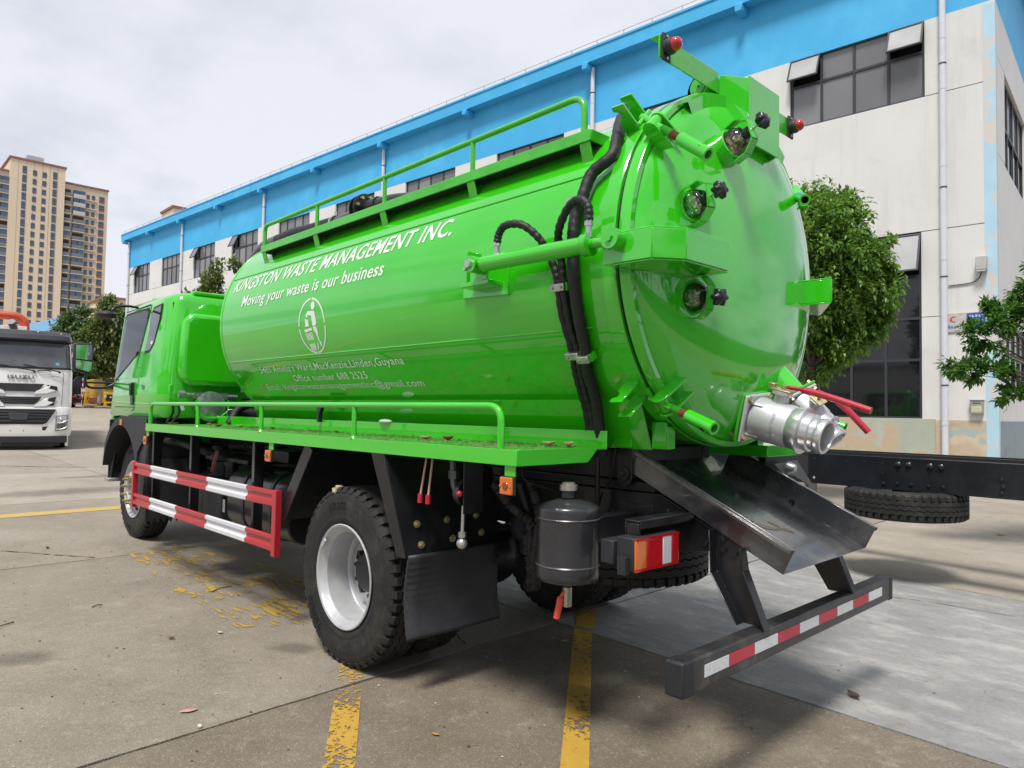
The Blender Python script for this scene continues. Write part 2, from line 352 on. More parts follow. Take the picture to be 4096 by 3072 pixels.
def decal(name, poly, mat, h=.004, parent=None, kind='structure'):
    o = MB().add([(x, y, gz(x)+h) for x, y in poly], [list(range(len(poly)))]).build(name, mat, parent, fix=False)
    if not parent: tag(o, kind=kind)
    return o
def worn(name, col, thr, scale=14, hard=.04, stripes=False):
    m, t, b, o = newmat(name); L = t.links.new; gp = N(t, 'ShaderNodeNewGeometry'); P = gp.outputs['Position']
    n1 = N(t, 'ShaderNodeTexNoise', i_Scale=scale, i_Detail=9.0, i_Roughness=.72); L(P, n1.inputs['Vector'])
    n2 = N(t, 'ShaderNodeTexNoise', i_Scale=1.7, i_Detail=3.0); L(P, n2.inputs['Vector'])
    ad = N(t, 'ShaderNodeMath', operation='MULTIPLY_ADD'); ad.inputs[1].default_value = .75; L(n2.outputs['Fac'], ad.inputs[0]); L(n1.outputs['Fac'], ad.inputs[2])
    src = ad.outputs[0]
    if stripes:
        mp = N(t, 'ShaderNodeMapping'); mp.inputs['Rotation'].default_value = (0, 0, R(-52)); mp.inputs['Scale'].default_value = (.55, 2.6, 1); L(P, mp.inputs[0]); L(mp.outputs[0], n1.inputs['Vector']); n1.inputs['Detail'].default_value = 4; n1.inputs['Roughness'].default_value = .5
    mr = N(t, 'ShaderNodeMapRange'); mr.inputs[1].default_value = thr; mr.inputs[2].default_value = thr+hard; L(src, mr.inputs[0])
    rp = N(t, 'ShaderNodeMix', data_type='RGBA'); rp.inputs[6].default_value = (*[c*.60 for c in col], 1); rp.inputs[7].default_value = (*col, 1); L(n1.outputs['Fac'], rp.inputs[0])
    L(rp.outputs[2], b.inputs['Base Color']); b.inputs['Roughness'].default_value = .65; L(mr.outputs[0], b.inputs['Alpha'])
    bp = N(t, 'ShaderNodeBump', i_Strength=.4, i_Distance=.004); n3 = N(t, 'ShaderNodeTexNoise', i_Scale=90.0); L(P, n3.inputs['Vector']); L(n3.outputs['Fac'], bp.inputs['Height']); L(bp.outputs[0], b.inputs['Normal'])
    return m
YEL = (.56, .345, .05)
YW1 = worn('yellow line worn', YEL, .875, 34); YW2 = worn('yellow line', YEL, .75, 30); YW3 = worn('yellow traces', (.50, .32, .06), .935, 11, .02, True); YW4 = worn('yellow line far', (.60, .40, .11), .45)
decal('painted_line', [(-.280, 1.332), (-.286, 1.18), (-2.2, 2.455), (-2.11, 2.56)], YW1)
decal('painted_line', [(.5, .80), (.42, .70), (-.268, 1.169), (-.262, 1.322)], YW1)
decal('painted_line', [(-.02, -.885), (-.105, -.995), (-.46, -.4), (-.41, -.44)][:0] or [(-.09, -.80), (-.19, -.905), (-.515, -.475), (-.375, -.455)], YW2)
decal('painted_line', [(-.39, -.42), (-.53, -.44), (-2.0, 1.35), (-1.9, 1.42)], YW2)
decal('painted_line', [(6.38, 6.4), (6.66, 6.4), (6.78, .3), (6.50, .3)], YW4)
decal('paint_traces', [(3.75, 1.22), (3.9, .75), (2.2, .35), (.55, .55), (1.0, 1.32), (2.3, 1.35)], YW3)
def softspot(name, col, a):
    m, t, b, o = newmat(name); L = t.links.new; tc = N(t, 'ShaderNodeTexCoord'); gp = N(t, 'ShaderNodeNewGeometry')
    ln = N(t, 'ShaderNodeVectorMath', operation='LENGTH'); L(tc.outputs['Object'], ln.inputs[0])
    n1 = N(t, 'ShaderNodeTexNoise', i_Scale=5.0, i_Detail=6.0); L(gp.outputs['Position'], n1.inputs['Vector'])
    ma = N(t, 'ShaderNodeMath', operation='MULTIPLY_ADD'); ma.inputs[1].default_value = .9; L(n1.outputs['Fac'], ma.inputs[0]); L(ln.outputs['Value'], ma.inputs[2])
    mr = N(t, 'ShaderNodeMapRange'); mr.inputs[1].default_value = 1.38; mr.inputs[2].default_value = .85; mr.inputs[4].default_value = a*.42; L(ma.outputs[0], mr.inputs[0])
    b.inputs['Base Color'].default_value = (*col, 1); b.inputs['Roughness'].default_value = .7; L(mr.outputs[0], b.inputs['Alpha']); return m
STAIN = softspot('old oil stain', (.06, .055, .05), .6)
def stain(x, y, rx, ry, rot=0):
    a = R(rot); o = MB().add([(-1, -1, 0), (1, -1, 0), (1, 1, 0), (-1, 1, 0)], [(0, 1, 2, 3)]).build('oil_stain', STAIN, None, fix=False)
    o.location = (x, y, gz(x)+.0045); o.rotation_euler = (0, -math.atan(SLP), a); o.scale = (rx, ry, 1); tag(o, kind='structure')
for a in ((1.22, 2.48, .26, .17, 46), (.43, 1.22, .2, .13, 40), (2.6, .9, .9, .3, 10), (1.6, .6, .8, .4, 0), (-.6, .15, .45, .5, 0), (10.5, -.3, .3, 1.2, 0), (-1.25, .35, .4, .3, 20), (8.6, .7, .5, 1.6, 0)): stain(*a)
# old cracks across the left slab: thin raised-edge filler strips
CRK = flat('crack dirt', (.045, .038, .03), .95)
def crack(pts, w=.012):
    rr = random.Random(len(pts)*7+int(pts[0][0]*10)); P = []
    for (a, b) in zip(pts[:-1], pts[1:]):
        n = max(2, int(hypot(b[0]-a[0], b[1]-a[1])/.06))
        for k in range(n): P.append((a[0]+(b[0]-a[0])*k/n+rr.uniform(-.008, .008), a[1]+(b[1]-a[1])*k/n+rr.uniform(-.008, .008)))
    m = MB()
    for k in range(len(P)-1):
        (x0, y0), (x1, y1) = P[k], P[k+1]; l = hypot(x1-x0, y1-y0)+1e-6; nx, ny = -(y1-y0)/l, (x1-x0)/l; ww = w*rr.uniform(.25, 1)
        m.add([(x0+nx*ww/2, y0+ny*ww/2, gz(x0)+.0042), (x1+nx*ww/2, y1+ny*ww/2, gz(x1)+.0042), (x1-nx*ww/2, y1-ny*ww/2, gz(x1)+.0042), (x0-nx*ww/2, y0-ny*ww/2, gz(x0)+.0042)], [(0, 1, 2, 3)])
    tag(m.build('crack', CRK, fix=False), kind='structure')
crack([(4.48, 2.1), (4.0, 1.75), (3.64, 1.46)], .02); crack([(-1.1, -2.9), (-1.7, -3.2), (-2.4, -3.3)], .012)
crack([(.5, -.42), (.42, -.05), (.1, .25), (-.24, .4)], .02); crack([(13.2, .9), (12.4, -.1), (12.0, -1.2)], .06)

# ------------------------------------------------------------------ factory building
FA = R(4.6); FD = V((cos(FA), sin(FA), 0)); FN = V((-sin(FA), cos(FA), 0)); FC = V((.0877, -14.522, 0))
def BP(s, o, z): return FC+FD*s+FN*o+V((0, 0, z))
class FB(MB):       # boxes in facade coordinates: along, outward, up
    def fb(s, a0, a1, o0, o1, z0, z1):
        return s.add([BP(a, o, z) for a in (a0, a1) for o in (o0, o1) for z in (z0, z1)],
                     [(0, 1, 3, 2), (4, 6, 7, 5), (0, 4, 5, 1), (2, 3, 7, 6), (0, 2, 6, 4), (1, 5, 7, 3)])
WALLW = pm('off white render', (.67, .665, .645), .75, 0, .04, .7, .12, 14, dirt=(.50, .485, .455), dscale=.9, dthr=(.56, .9))
streaks(WALLW, (.46, .45, .425), (.54, .82), (1.4, 1.4, .09), .6)
WALLB = pm('blue render', (.052, .41, .74), .6, 0, .06, .5, .1, 10, dirt=(.10, .50, .80), dscale=.5, dthr=(.5, .8))
streaks(WALLB, (.045, .30, .56), (.56, .85), (.9, .9, .12), .5)
PLINTH = pm('peeling plinth paint', (.40, .43, .35), .7, 0, .12, 1.5, .3, 8, dirt=(.50, .38, .26), dscale=1.6, dthr=(.52, .56))
PLINTH2 = pm('peeled plinth', (.52, .42, .31), .7, 0, .2, 2.5, .3, 8, dirt=(.33, .44, .41), dscale=2.2, dthr=(.55, .58))
STRIP = pm('faded blue strip', (.42, .62, .74), .6, 0, .08, 2, .1, 10, dirt=(.60, .57, .53), dscale=1.1, dthr=(.5, .53))
FRM = flat('dark window frame', (.035, .038, .046), .45)
GLU = pm('grey film glass', (.17, .17, .178), .14, 0, .10, .35, spec=.6, rvar=.03)
obvary(GLU, .72, 1.3)
GLL = pm('dark glass', (.010, .011, .012), .04, 0, .3, 1, spec=.7, rvar=.02)
GLO = pm('pale open pane', (.37, .375, .37), .35, 0, .12, 1.5)  # open panes a paler grey than the closed glass
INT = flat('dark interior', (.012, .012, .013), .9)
PIPE = pm('white plastic pipe', (.62, .64, .68), .4, 0, .05, 4)
fac = thing('factory_building', 'long two-storey factory with a blue upper band above grey-framed windows', 'factory', FC)
UW = [(1.34, 4.39), (6.52, 9.60), (11.69, 14.68), (16.78, 19.65), (21.65, 24.45), (26.51, 29.22), (31.2, 33.87), (35.85, 38.43), (40.25, 42.82), (44.62, 47.14)]
LW = [(1.43, 4.45), (6.52, 9.60), (11.7, 14.7)]
ZB, ZT, EAV = 8.81, 10.56, 12.39
w = FB(); T_ = .3
def wallrow(z0, z1, op):
    p = 0
    for a, b in op+[(48.25, None)]:
        if a > p: w.fb(p, a, -T_, 0, z0, z1)
        p = b
wallrow(-.5, 1.46, []); wallrow(1.46, 3.74, LW); wallrow(3.755, 5.69, LW); wallrow(5.71, ZB-.02, []); wallrow(ZB, ZT, UW)
w.build('wall', WALLW, fac)
FB().fb(0, 48.25, -T_, 0, ZT, EAV+.3).build('blue_band', WALLB, fac)
FB().fb(.3, 48.0, -.55, -.36, -.4, 12.2).build('wall', INT, fac)  # dark backing sheet standing in for the unlit inside behind open sashes
w = FB()
w.fb(-.006, .22, .0, .006, -.4, 10.5); w.fb(-.006, 0, -.16, .0, -.4, 10.5); w.build('corner_strip', STRIP, fac)
FB().fb(1.17, 48.2, 0, .014, -.4, 1.455).build('plinth', PLINTH, fac); FB().fb(.225, 1.165, 0, .014, -.4, 1.435).build('plinth', PLINTH2, fac)
# end wall, running back from the corner
w = FB()
for (o0, o1, z0, z1) in ((-1.2, -.3, -.5, 7.25), (-30, -5.2, -.5, 7.25), (-5.2, -1.2, -.5, 2.2), (-5.2, -1.2, 3.7, 7.25), (-1.35, -.3, 7.27, 9.4), (-30, -5.2, 7.27, 9.4), (-30, -.3, 9.42, 10.56)): w.fb(0, .3, o0, o1, z0, z1)
w.build('wall', WALLW, fac)
FB().fb(0, .3, -30, -.3, 10.56, 13.2).build('blue_band', WALLB, fac)
FB().fb(-.012, 0, -9, -.17, -.4, 1.43).build('plinth', pm('blue grey plinth', (.23, .29, .32), .6, 0, .15, 2, dirt=(.12, .14, .15), dscale=2, dthr=(.5, .8)), fac)
FB().fb(.35, .5, -20, -.5, 0, 10).build('wall', INT, fac)  # dark sheet in place of interior shade behind the end windows
# eave
w = FB(); w.fb(-.4, 48.6, 0, .36, EAV, 12.78); w.fb(-.4, 48.6, .3, .39, 12.78, 12.84); w.build('eave', WALLB, fac)
FB().fb(-.3, 48.5, -14, .3, 12.845, 12.9).build('roof', flat('grey roof sheet', (.3, .31, .32), .6), fac)
br = FB().fb(.6, .8, .0, .44, 12.17, 12.385).build('bracket', WALLB, fac, bev=.02)
for s in (5.6, 10.6, 15.95, 20.9, 25.8, 30.55, 35.2, 39.85, 44.3, 48.1):
    copy(br, fac, FC+FD*(s-.7))
w = FB()
for k in range(50): w.fb(.5+k*.97, .52+k*.97, .3, .32, 12.84, 13.0)
w.fb(.3, 48.5, .3, .315, 13.0, 13.014); w.build('lightning_wire', ZINC, fac)
def downpipe(s, o=.1, top=12.3):
    m = MB(); m.tube([BP(s, o, -.3), BP(s, o, top)], .068, 14)
    for z in (1.35, 2.6, 5.0, 7.1, 8.85, 10.0, 11.2): m.tube([BP(s, o, z-.035), BP(s, o, z+.035)], .073, 14)
    p = m.build('downpipe', PIPE, fac)
    m = MB()
    for z in (2.2, 4.6, 6.6, 9.4, 11.5): m.tube([BP(s, o, z-.012), BP(s, o, z+.012)], .078, 14); m.beam(BP(s, o-.07, z), BP(s, 0, z), .02, .02)
    m.build('pipe_clamp', FRM, p)
for s in (.97, 10.5, 20.97, 30.52, 39.85, 47.9): downpipe(s)
def sash(par, a0, a1, zt, zb, ang, gm):       # top-hung open sash
    def q(s, d, n): return BP(s, -.03+d*sin(ang)+n*cos(ang), zt-d*cos(ang)+n*sin(ang))
    h = zt-zb; m = MB()
    def bb(s0, s1, d0, d1, n0, n1):
        m.add([q(a, b, c) for a in (s0, s1) for b in (d0, d1) for c in (n0, n1)], [(0, 1, 3, 2), (4, 6, 7, 5), (0, 4, 5, 1), (2, 3, 7, 6), (0, 2, 6, 4), (1, 5, 7, 3)])
    f = .035
    bb(a0, a1, 0, f, 0, .04); bb(a0, a1, h-f, h, 0, .04); bb(a0, a0+f, f, h-f, 0, .04); bb(a1-f, a1, f, h-f, 0, .04)
    o = m.build('sash', FRM, par)
    m = MB(); m.add([q(a, b, .02) for a, b in ((a0+f, f), (a1-f, f), (a1-f, h-f), (a0+f, h-f))], [(0, 1, 2, 3)]); m.add([q(a, b, .012) for a, b in ((a0+f, f), (a1-f, f), (a1-f, h-f), (a0+f, h-f))], [(0, 1, 2, 3)])
    m.build('sash_glass', gm, par)
def window(a0, a1, zs, ncol, gm, open_=(), gmo=GLO, ang=R(24)):
    m = FB(); f = .03; dw = (a1-a0)/ncol
    for z in zs: m.fb(a0, a1, -.12, -.055, z-f if z != zs[0] else z, z+f if z != zs[-1] else z)
    for k in range(ncol+1):
        s = a0+k*dw; s0, s1 = (s, s+2*f) if k == 0 else ((s-2*f, s) if k == ncol else (s-f, s+f))
        for zi in range(len(zs)-1): m.fb(s0, s1, -.12, -.058, zs[zi]+f, zs[zi+1]-f)
    o = m.build('window', FRM, fac)
    for k in range(ncol):
        for zi in range(len(zs)-1):
            s0, s1, z0, z1 = a0+k*dw+f, a0+(k+1)*dw-f, zs[zi]+f, zs[zi+1]-f
            if (k, zi) in open_: sash(o, s0-.02, s1+.02, z1+.02, z0-.02, ang, gmo); continue
            t_ = rnd(-.004, .004)
            m = MB(); m.add([BP(s0, -.085+t_, z0), BP(s1, -.085-t_, z0), BP(s1, -.085-t_*.5, z1), BP(s0, -.085+t_, z1)], [(0, 1, 2, 3)])
            m.build('pane', gm, o, fix=False)
    return o
for i, (a, b) in enumerate(UW):
    window(a, b, (ZB, 9.87, ZT), 4, GLU, {0: ((0, 1), (3, 1)), 6: ((3, 1),), 9: ((3, 1),), 7: ((3, 1),)}.get(i, ()), GLO if i == 0 else GLU)
for i, (a, b) in enumerate(LW):
    window(a, b, (1.47, 2.79, 3.74, 4.70, 5.67), 4, GLL, ((0, 3),) if i == 0 else (), GLO, R(20))
# end-wall windows (frame in the plane s = const)
def endwin(o0, o1, z0, z1, nc, zs):
    m = FB(); f = .04; dw = (o1-o0)/nc
    for z in (z0,)+zs+(z1,): m.fb(.06, .13, o1, o0, z-f, z+f)
    for k in range(nc+1): m.fb(.062, .128, o0+k*dw-f, o0+k*dw+f, z0, z1)
    o = m.build('window', FRM, fac); zz = (z0,)+zs+(z1,)
    for k in range(nc):
        for i in range(len(zz)-1):
            m = MB(); a, b = o0+k*dw-f, o0+(k+1)*dw+f
            m.add([BP(.1, a, zz[i]+f), BP(.1, b, zz[i]+f), BP(.1, b, zz[i+1]-f), BP(.1, a, zz[i+1]-f)], [(0, 1, 2, 3)]); m.build('pane', GLU if i else GLL, o, fix=False)
endwin(-1.35, -5.2, 7.32, 9.38, 4, (8.3,)); endwin(-1.25, -5.15, 2.25, 3.65, 4, (3.0,))
MB().tube(spline([BP(-.03, -.36, 1.62), BP(-.09, -.36, 1.68), BP(-.09, -.36, 1.82), BP(-.03, -.36, 1.88)], 4), .012, 8).build('door_handle', ZINC, fac)

# things on the wall
b = FB(); b.fb(.2, .95, .002, .03, 3.37, 3.78); SG = pm('weathered sign sheet', (.50, .48, .45), .6, 0, .12, 6, dirt=(.34, .32, .29), dscale=7, dthr=(.45, .8))
sign = b.build('sign_board', SG, None); tag(sign, 'grey and blue enamel sign board with a red crescent logo behind leaves', 'sign')
m = FB(); m.fb(.215, .56, .03, .034, 3.385, 3.765); m.build('blue_panel', flat('sign blue', (.015, .09, .42), .5), sign)
m = MB(); n = 20
ring = []
for k in range(n+1):
    a = R(60+240*k/n); ring.append(((.80-.075*cos(a)), 3.645+.065*sin(a)))
for k in range(n):
    u0_, u1_ = ring[k], ring[k+1]; c_ = (.785, 3.645); sh = lambda p, t: (c_[0]+(p[0]-c_[0])*t, c_[1]+(p[1]-c_[1])*t)
    tq = lambda kk: .62+.3*abs(kk/n-.5)*1.2
    a_, b_ = sh(u0_, tq(k)), sh(u1_, tq(k+1))
    m.add([BP(u0_[0], .0335, u0_[1]), BP(u1_[0], .0335, u1_[1]), BP(b_[0], .0335, b_[1]), BP(a_[0], .0335, a_[1])], [(0, 1, 2, 3)])
m.build('logo', flat('sign red', (.55, .03, .04), .5), sign, fix=False)
m = MB(); rr = random.Random(5)       # brush-stroke characters, too small and too hidden to read in the photo
for row, (zc, hgt, s0, s1, nch) in enumerate(((3.475, .06, .60, .92, 6), (3.70, .055, .24, .53, 5), (3.59, .075, .25, .53, 4))):
    for c_ in range(nch):
        sx = s1-(c_+.5)*(s1-s0)/nch; wdt = (s1-s0)/nch*.8
        for k in range(5):
            if k % 2: q = sx+rr.uniform(-.4, .4)*wdt; box = (q-.004, q+.004, zc-hgt/2, zc+hgt/2*rr.uniform(.5, 1))
            else: q = zc+rr.uniform(-.5, .5)*hgt; box = (sx-wdt/2, sx+wdt/2*rr.uniform(.4, 1), q-.004, q+.004)
            y = .0345+.0002*(c_*5+k)/5+row*.001
            m.mi = 1 if row else 0
            m.add([BP(box[0], y, box[2]), BP(box[1], y, box[2]), BP(box[1], y, box[3]), BP(box[0], y, box[3])], [(0, 1, 2, 3)])
m.build('lettering', [flat('letter blue', (.03, .12, .45), .5), flat('letter pale', (.6, .62, .66), .5)], sign, fix=False)['kind'] = 'stuff'
mb = thing('mailbox', 'small grey steel letter box with a worn yellow label on the factory corner', 'mailbox', BP(.38, .07, 1.58))
STL = pm('grey painted steel', (.36, .36, .35), .45, .3, .15, 12)
FB().fb(.26, .5, .004, .13, 1.58, 1.86).build('body', STL, mb, bev=.012)
FB().fb(.25, .51, .002, .145, 1.862, 1.885).build('lid', STL, mb, bev=.006)
FB().fb(.31, .45, .1305, .134, 1.80, 1.815).build('slot', INT, mb); FB().fb(.285, .475, .1305, .1335, 1.61, 1.75).build('label_sheet', pm('label', (.50, .49, .33), .6, 0, .3, 30), mb)
lp = thing('wall_lamp', 'small square white lamp box with a cable on the upper wall corner', 'lamp', BP(.27, .1, 4.8))
FB().fb(.17, .37, .02, .2, 4.66, 4.96).build('housing', pm('lamp grey', (.45, .45, .43), .5, 0, .1, 10), lp, bev=.015); FB().fb(.19, .35, .03, .19, 4.635, 4.658).build('lens', LENSW, lp)
MB().tube(spline([BP(.27, .03, 4.66), BP(.34, .03, 4.5), BP(.5, .02, 4.42), BP(.9, .02, 4.4)], 6), .012, 6).build('cable', FRM, lp)
# ------------------------------------------------------------------ the green vacuum truck
tr = thing('sewage_truck', 'bright green sewage suction tank truck with white lettering on its big tank', 'truck', (1.4, 0, 0))
ZC, RT = 2.1835, .868
XA = (1, 0, 0)
def tk(x, ang, r=RT):
    a = R(ang); return V((x, r*cos(a), ZC+r*sin(a)))
# tank shell with front head
m = MB(); m.lathe([(.0, 2.80), (.30, 2.79), (.55, 2.755), (.72, 2.705), (.82, 2.655), (.862, 2.61), (.874, 2.600), (.874, 2.575), (.868, 2.570), (.868, 1.2), (.868, 0), (.868, -.9), (.868, -1.64)], (0, 0, ZC), XA, 128)
tank = m.build('tank', GREEN, tr, ang=50)
tank['label'] = 'long glossy green cylinder tank with white stencilled lettering'
m = MB()
for a in (26.2, -23, 150): m.tube([tk(2.56-.1*i, a, RT+.001) for i in range(42)], .0055, 6)
m.build('weld_seam', GREEN, tank, ang=80)
MB().lathe([(.866, -1.640), (.880, -1.642), (.886, -1.648), (.886, -1.716), (.882, -1.722), (.84, -1.722)], (0, 0, ZC), XA, 128).build('tank_flange', GREEN, tr, ang=30)
MB().lathe([(.80, -1.715), (.868, -1.715), (.868, -1.75), (.80, -1.75)], (0, 0, ZC), XA, 96).build('gasket', HOSE, tr, ang=30)
# rear door: flange ring and dished head
DB, DD, DR = -1.80, .185, .855
def dome_x(r): return DB+.018-DD*max(0, 1-(r/DR)**2.35)**.62
prof = [(.862, -1.742), (.883, -1.743), (.888, -1.748), (.888, -1.796), (.883, -1.802), (DR+.004, -1.802)]
for i in range(1, 25):
    a = (pi/2)*i/24; r = DR*cos(a)**.9; prof.append((max(r, .0), dome_x(r)))
door = MB().lathe(prof, (0, 0, ZC), XA, 128).build('rear_door', GREEN, tr, ang=42)
door['label'] = 'domed rear door with three sight glasses and box section arms'
# stencilled lettering wrapped onto the tank
def wrap(s, x0, x1, a0, cap, shear=0, bold=.008, name='lettering', mat=LETTER, fat=.014):
    v, f = text2d(s, 1, 1, 0, bold, space=1.08)
    fs = sorted(f, key=lambda q: min(v[i][0] for i in q)); words = []; right = -9
    for q in fs:                      # split into words at the wide gaps
        a, b = min(v[i][0] for i in q), max(v[i][0] for i in q)
        if a-right > .15: words.append([])
        words[-1].append(q); right = max(right, b)
    v = [(x+shear*y, y) for x, y in v]
    xs = [q[0] for q in v]; w0, w1 = min(xs), max(xs); sy = cap/.70; sx = (x0-x1)/(w1-w0)
    ys = [q[1] for q in v]; cuts = [min(ys)+(max(ys)-min(ys))*k/6 for k in range(1, 6)]
    for wd in words:
        vv, ff = text_strips(v, wd, cuts); used = sorted({i for q in ff for i in q}); mp = {u: k for k, u in enumerate(used)}; ff = [[mp[i] for i in q] for q in ff]; vv = [vv[u] for u in used]
        m = MB()
        for k, dx in enumerate((-fat, 0, fat)): m.add([tk(x0-(x+dx-w0)*sx, a0+math.degrees(y*sy/RT), RT+.0020+.0004*k) for x, y in vv], ff)
        m.build(name, mat, tank, fix=False, ang=180)
wrap('KINGSTON WASTE MANAGEMENT INC.', 2.44, -.53, 17.0, .112, .30)
wrap('Moving your waste is our business', 2.19, .09, 7.0, .092, .22)
wrap("5485 Amelia's Ward,MacKenzie,Linden,Guyana", 2.02, .0, -30.6, .056, 0)
wrap('Office number 688 2525', 1.52, .48, -36.5, .056, 0)
wrap('Email: kingstonwastemanagementinc@gmail.com', 2.07, -.09, -41.5, .056, 0)
# litter emblem: ring in four arcs, figure dropping a sheet into a basket
def patch(m, quads):
    for q in quads: m.add([tk(.985-u, -9.5+math.degrees(w/RT), RT+.0022) for u, w in q], [list(range(len(q)))])
m = MB()
for k in range(4):
    for i in range(14):
        a0 = R(90*k+3+84*i/14); a1 = R(90*k+3+84*(i+1)/14)
        patch(m, [[(.176*cos(a0), .186*sin(a0)), (.190*cos(a0), .200*sin(a0)), (.190*cos(a1), .200*sin(a1)), (.176*cos(a1), .186*sin(a1))]])
m.build('emblem_ring', LETTER, tank, fix=False, ang=180)
m = MB()
patch(m, [[(.028+.027*cos(a), .142+.030*sin(a)) for a in [2*pi*i/14 for i in range(14)]],
          [(-.045, .108), (.045, .104), (.052, .094), (.0, .075), (-.078, .082)], [(-.085, .078), (-.072, .086), (-.045, .07), (-.058, .062)],
          [(0, .074), (.052, .094), (.070, .02), (.060, .0), (.012, .0)], [(.012, -.006), (.060, -.006), (.088, -.15), (.078, -.15), (.04, -.05)],
          [(.012, -.006), (.045, -.006), (.038, -.16), (.02, -.185)]])
m.build('emblem_figure', LETTER, tank, fix=False, ang=180)
m = MB()
patch(m, [[(-.09, .06), (-.068, .05), (-.045, .05), (-.04, .0), (-.095, .0)], [(-.115, -.02), (-.005, -.012), (-.002, -.03), (-.11, -.04)], [(-.06, -.178), (.0, -.185), (.0, -.195), (-.058, -.188)]])
for k in range(5):
    u = -.104+.0205*k; d = .034-k*.006; patch(m, [[(u, -.044), (u+.013, -.043), (u+.011+d, -.176), (u+.002+d, -.176)]])
m.build('emblem_basket', LETTER, tank, fix=False, ang=180)

# skirt / saddle under the tank
m = MB()
for s in (1, -1):
    m.prism([(.455*s, 1.285), (.465*s, 1.285), (.572*s, 1.545), (.56*s, 1.545)], lambda u, w, a: (a, u, w), -1.63, 2.62)
m.bx(2.62, 2.63, -.465, .465, 1.285, 1.45); m.bx(-1.715, -1.632, .452, .47, 1.292, 1.42); m.bx(-1.715, -1.632, -.47, -.452, 1.292, 1.42)
m.bx(-1.722, -1.7155, .405, .47, 1.292, 1.40); m.bx(-1.722, -1.7155, -.47, -.405, 1.292, 1.40)
m.build('saddle', GREEN, tr, bev=.004)
m = MB(); m.bx(-1.525, -1.415, .4705, .484, 1.292, 1.46); m.build('saddle_bracket', GREEN, tr, bev=.003)
m = MB(); m.prism([(-1.52, 1.29), (-1.42, 1.29), (-1.425, 1.15)]+[(-1.47+.046*cos(R(a)), 1.145+.046*sin(R(a))) for a in range(0, -181, -30)], lambda u, w, a: (u, a, w), .452, .466)
m.cyl((-1.47, .466, 1.16), (-1.47, .478, 1.16), .034); m.cyl((-1.47, .478, 1.16), (-1.47, .49, 1.16), .012, seg=6); m.build('saddle_bracket', BLACK, tr, bev=.002)

# top walkway with rail
WY = .76
m = MB(); m.bx(-1.475, 2.08, WY-.008, WY, 2.742, 2.800); m.bx(-1.475, -1.467, -.70, WY-.009, 2.742, 2.800); m.bx(2.072, 2.08, -.70, WY-.009, 2.742, 2.800)
m.bx(-1.466, 2.071, -.70, -.692, 2.742, 2.800); m.build('walkway_edge', GREENM, tr, bev=.004)
m = MB(); m.bx(-1.466, 2.071, .33, WY-.009, 2.752, 2.757); m.bx(-1.466, 2.071, -.69, -.33, 2.752, 2.757); m.build('walkway_floor', pm('dark walkway plate', (.010, .022, .011), .7, 0, .3, 8), tr)
for i, x in enumerate((2.03, 1.17, .28, -.60, -1.435)):
    z0 = ZC+sqrt(RT*RT-.7**2)-.06
    MB().prism([(x-.032, z0), (x+.032, z0), (x+.032, 2.741), (x-.032, 2.741)], lambda u, w, a: (u, a+(2.741-w)*-.30, w), WY-.012, WY-.004).bx(x-.028, x+.028, .62, .70, 2.62, 2.64).build('walkway_leg', GREENM, tr, bev=.002)
rail = arc_pts((2.05, WY-.02, 2.80), (2.05, WY-.02, 2.975), (1.93, WY-.02, 2.975))
rail = [V((2.05, WY-.02, 2.80)), V((2.05, WY-.02, 2.91))]+arc_pts((2.05, WY-.02, 2.915), (2.05, WY-.02, 2.968), (1.985, WY-.02, 2.968))+[V((.3, WY-.02, 2.972))]+arc_pts((-1.33, WY-.02, 2.978), (-1.42, WY-.02, 2.978), (-1.42, WY-.02, 2.90))+[V((-1.42, WY-.02, 2.80))]
MB().tube(rail, .0165, 12).build('walkway_rail', GREENM, tr, ang=60)
for x in (1.17, .28, -.60): MB().cyl((x, WY-.02, 2.80), (x, WY-.02, 2.965), .0145, seg=12).build('rail_post', GREENM, tr)
# suction pipe, flange and hose on top
DPIPE = pm('grey pipe', (.10, .105, .115), .4, .2, .12, 10, dirt=(.03, .03, .032), dscale=6)
MB().tube(spline([(3.10, .40, 1.6), (3.15, .42, 2.25), (3.08, .45, 2.63), (2.92, .45, 2.83), (2.7, .45, 2.935), (2.4, .45, 2.955)], 8), .056, 14).build('suction_pipe', DPIPE, tr, ang=60)
MB().tube(spline([(2.42, .45, 2.953), (2.1, .45, 2.962), (1.8, .44, 2.95), (1.42, .43, 2.945)], 8), .054, 14, True, lambda t: .054+.0012*sin(t*160)).build('suction_hose', HOSE, tr, ang=60)
m = MB(); m.cyl((1.42, .43, 2.945), (.9, .43, 2.97), .044); m.build('top_pipe', DPIPE, tr, ang=60)
MB().lathe([(.05, -.012), (.062, -.01), (.062, .01), (.05, .012)], (1.45, .43, 2.944), (1, 0, -.02), 20).cyl((1.45, .43, 3.0), (1.45, .43, 3.04), .012).build('hose_clamp', ZINC, tr)
fl = MB(); fl.cyl((.99, .43, 2.968), (1.0, .43, 2.968), .115, seg=28); fl.cyl((1.05, .43, 2.966), (1.06, .43, 2.966), .115, seg=28); fl.cyl((.82, .43, 2.972), (.99, .43, 2.968), .058, .06); fl.tube(spline([(.86, .43, 2.97), (.6, .43, 2.95), (.35, .42, 2.9), (.2, .40, 2.8)], 6), .052, 12)
flo = fl.build('pipe_flange', BLACK, tr, ang=40)
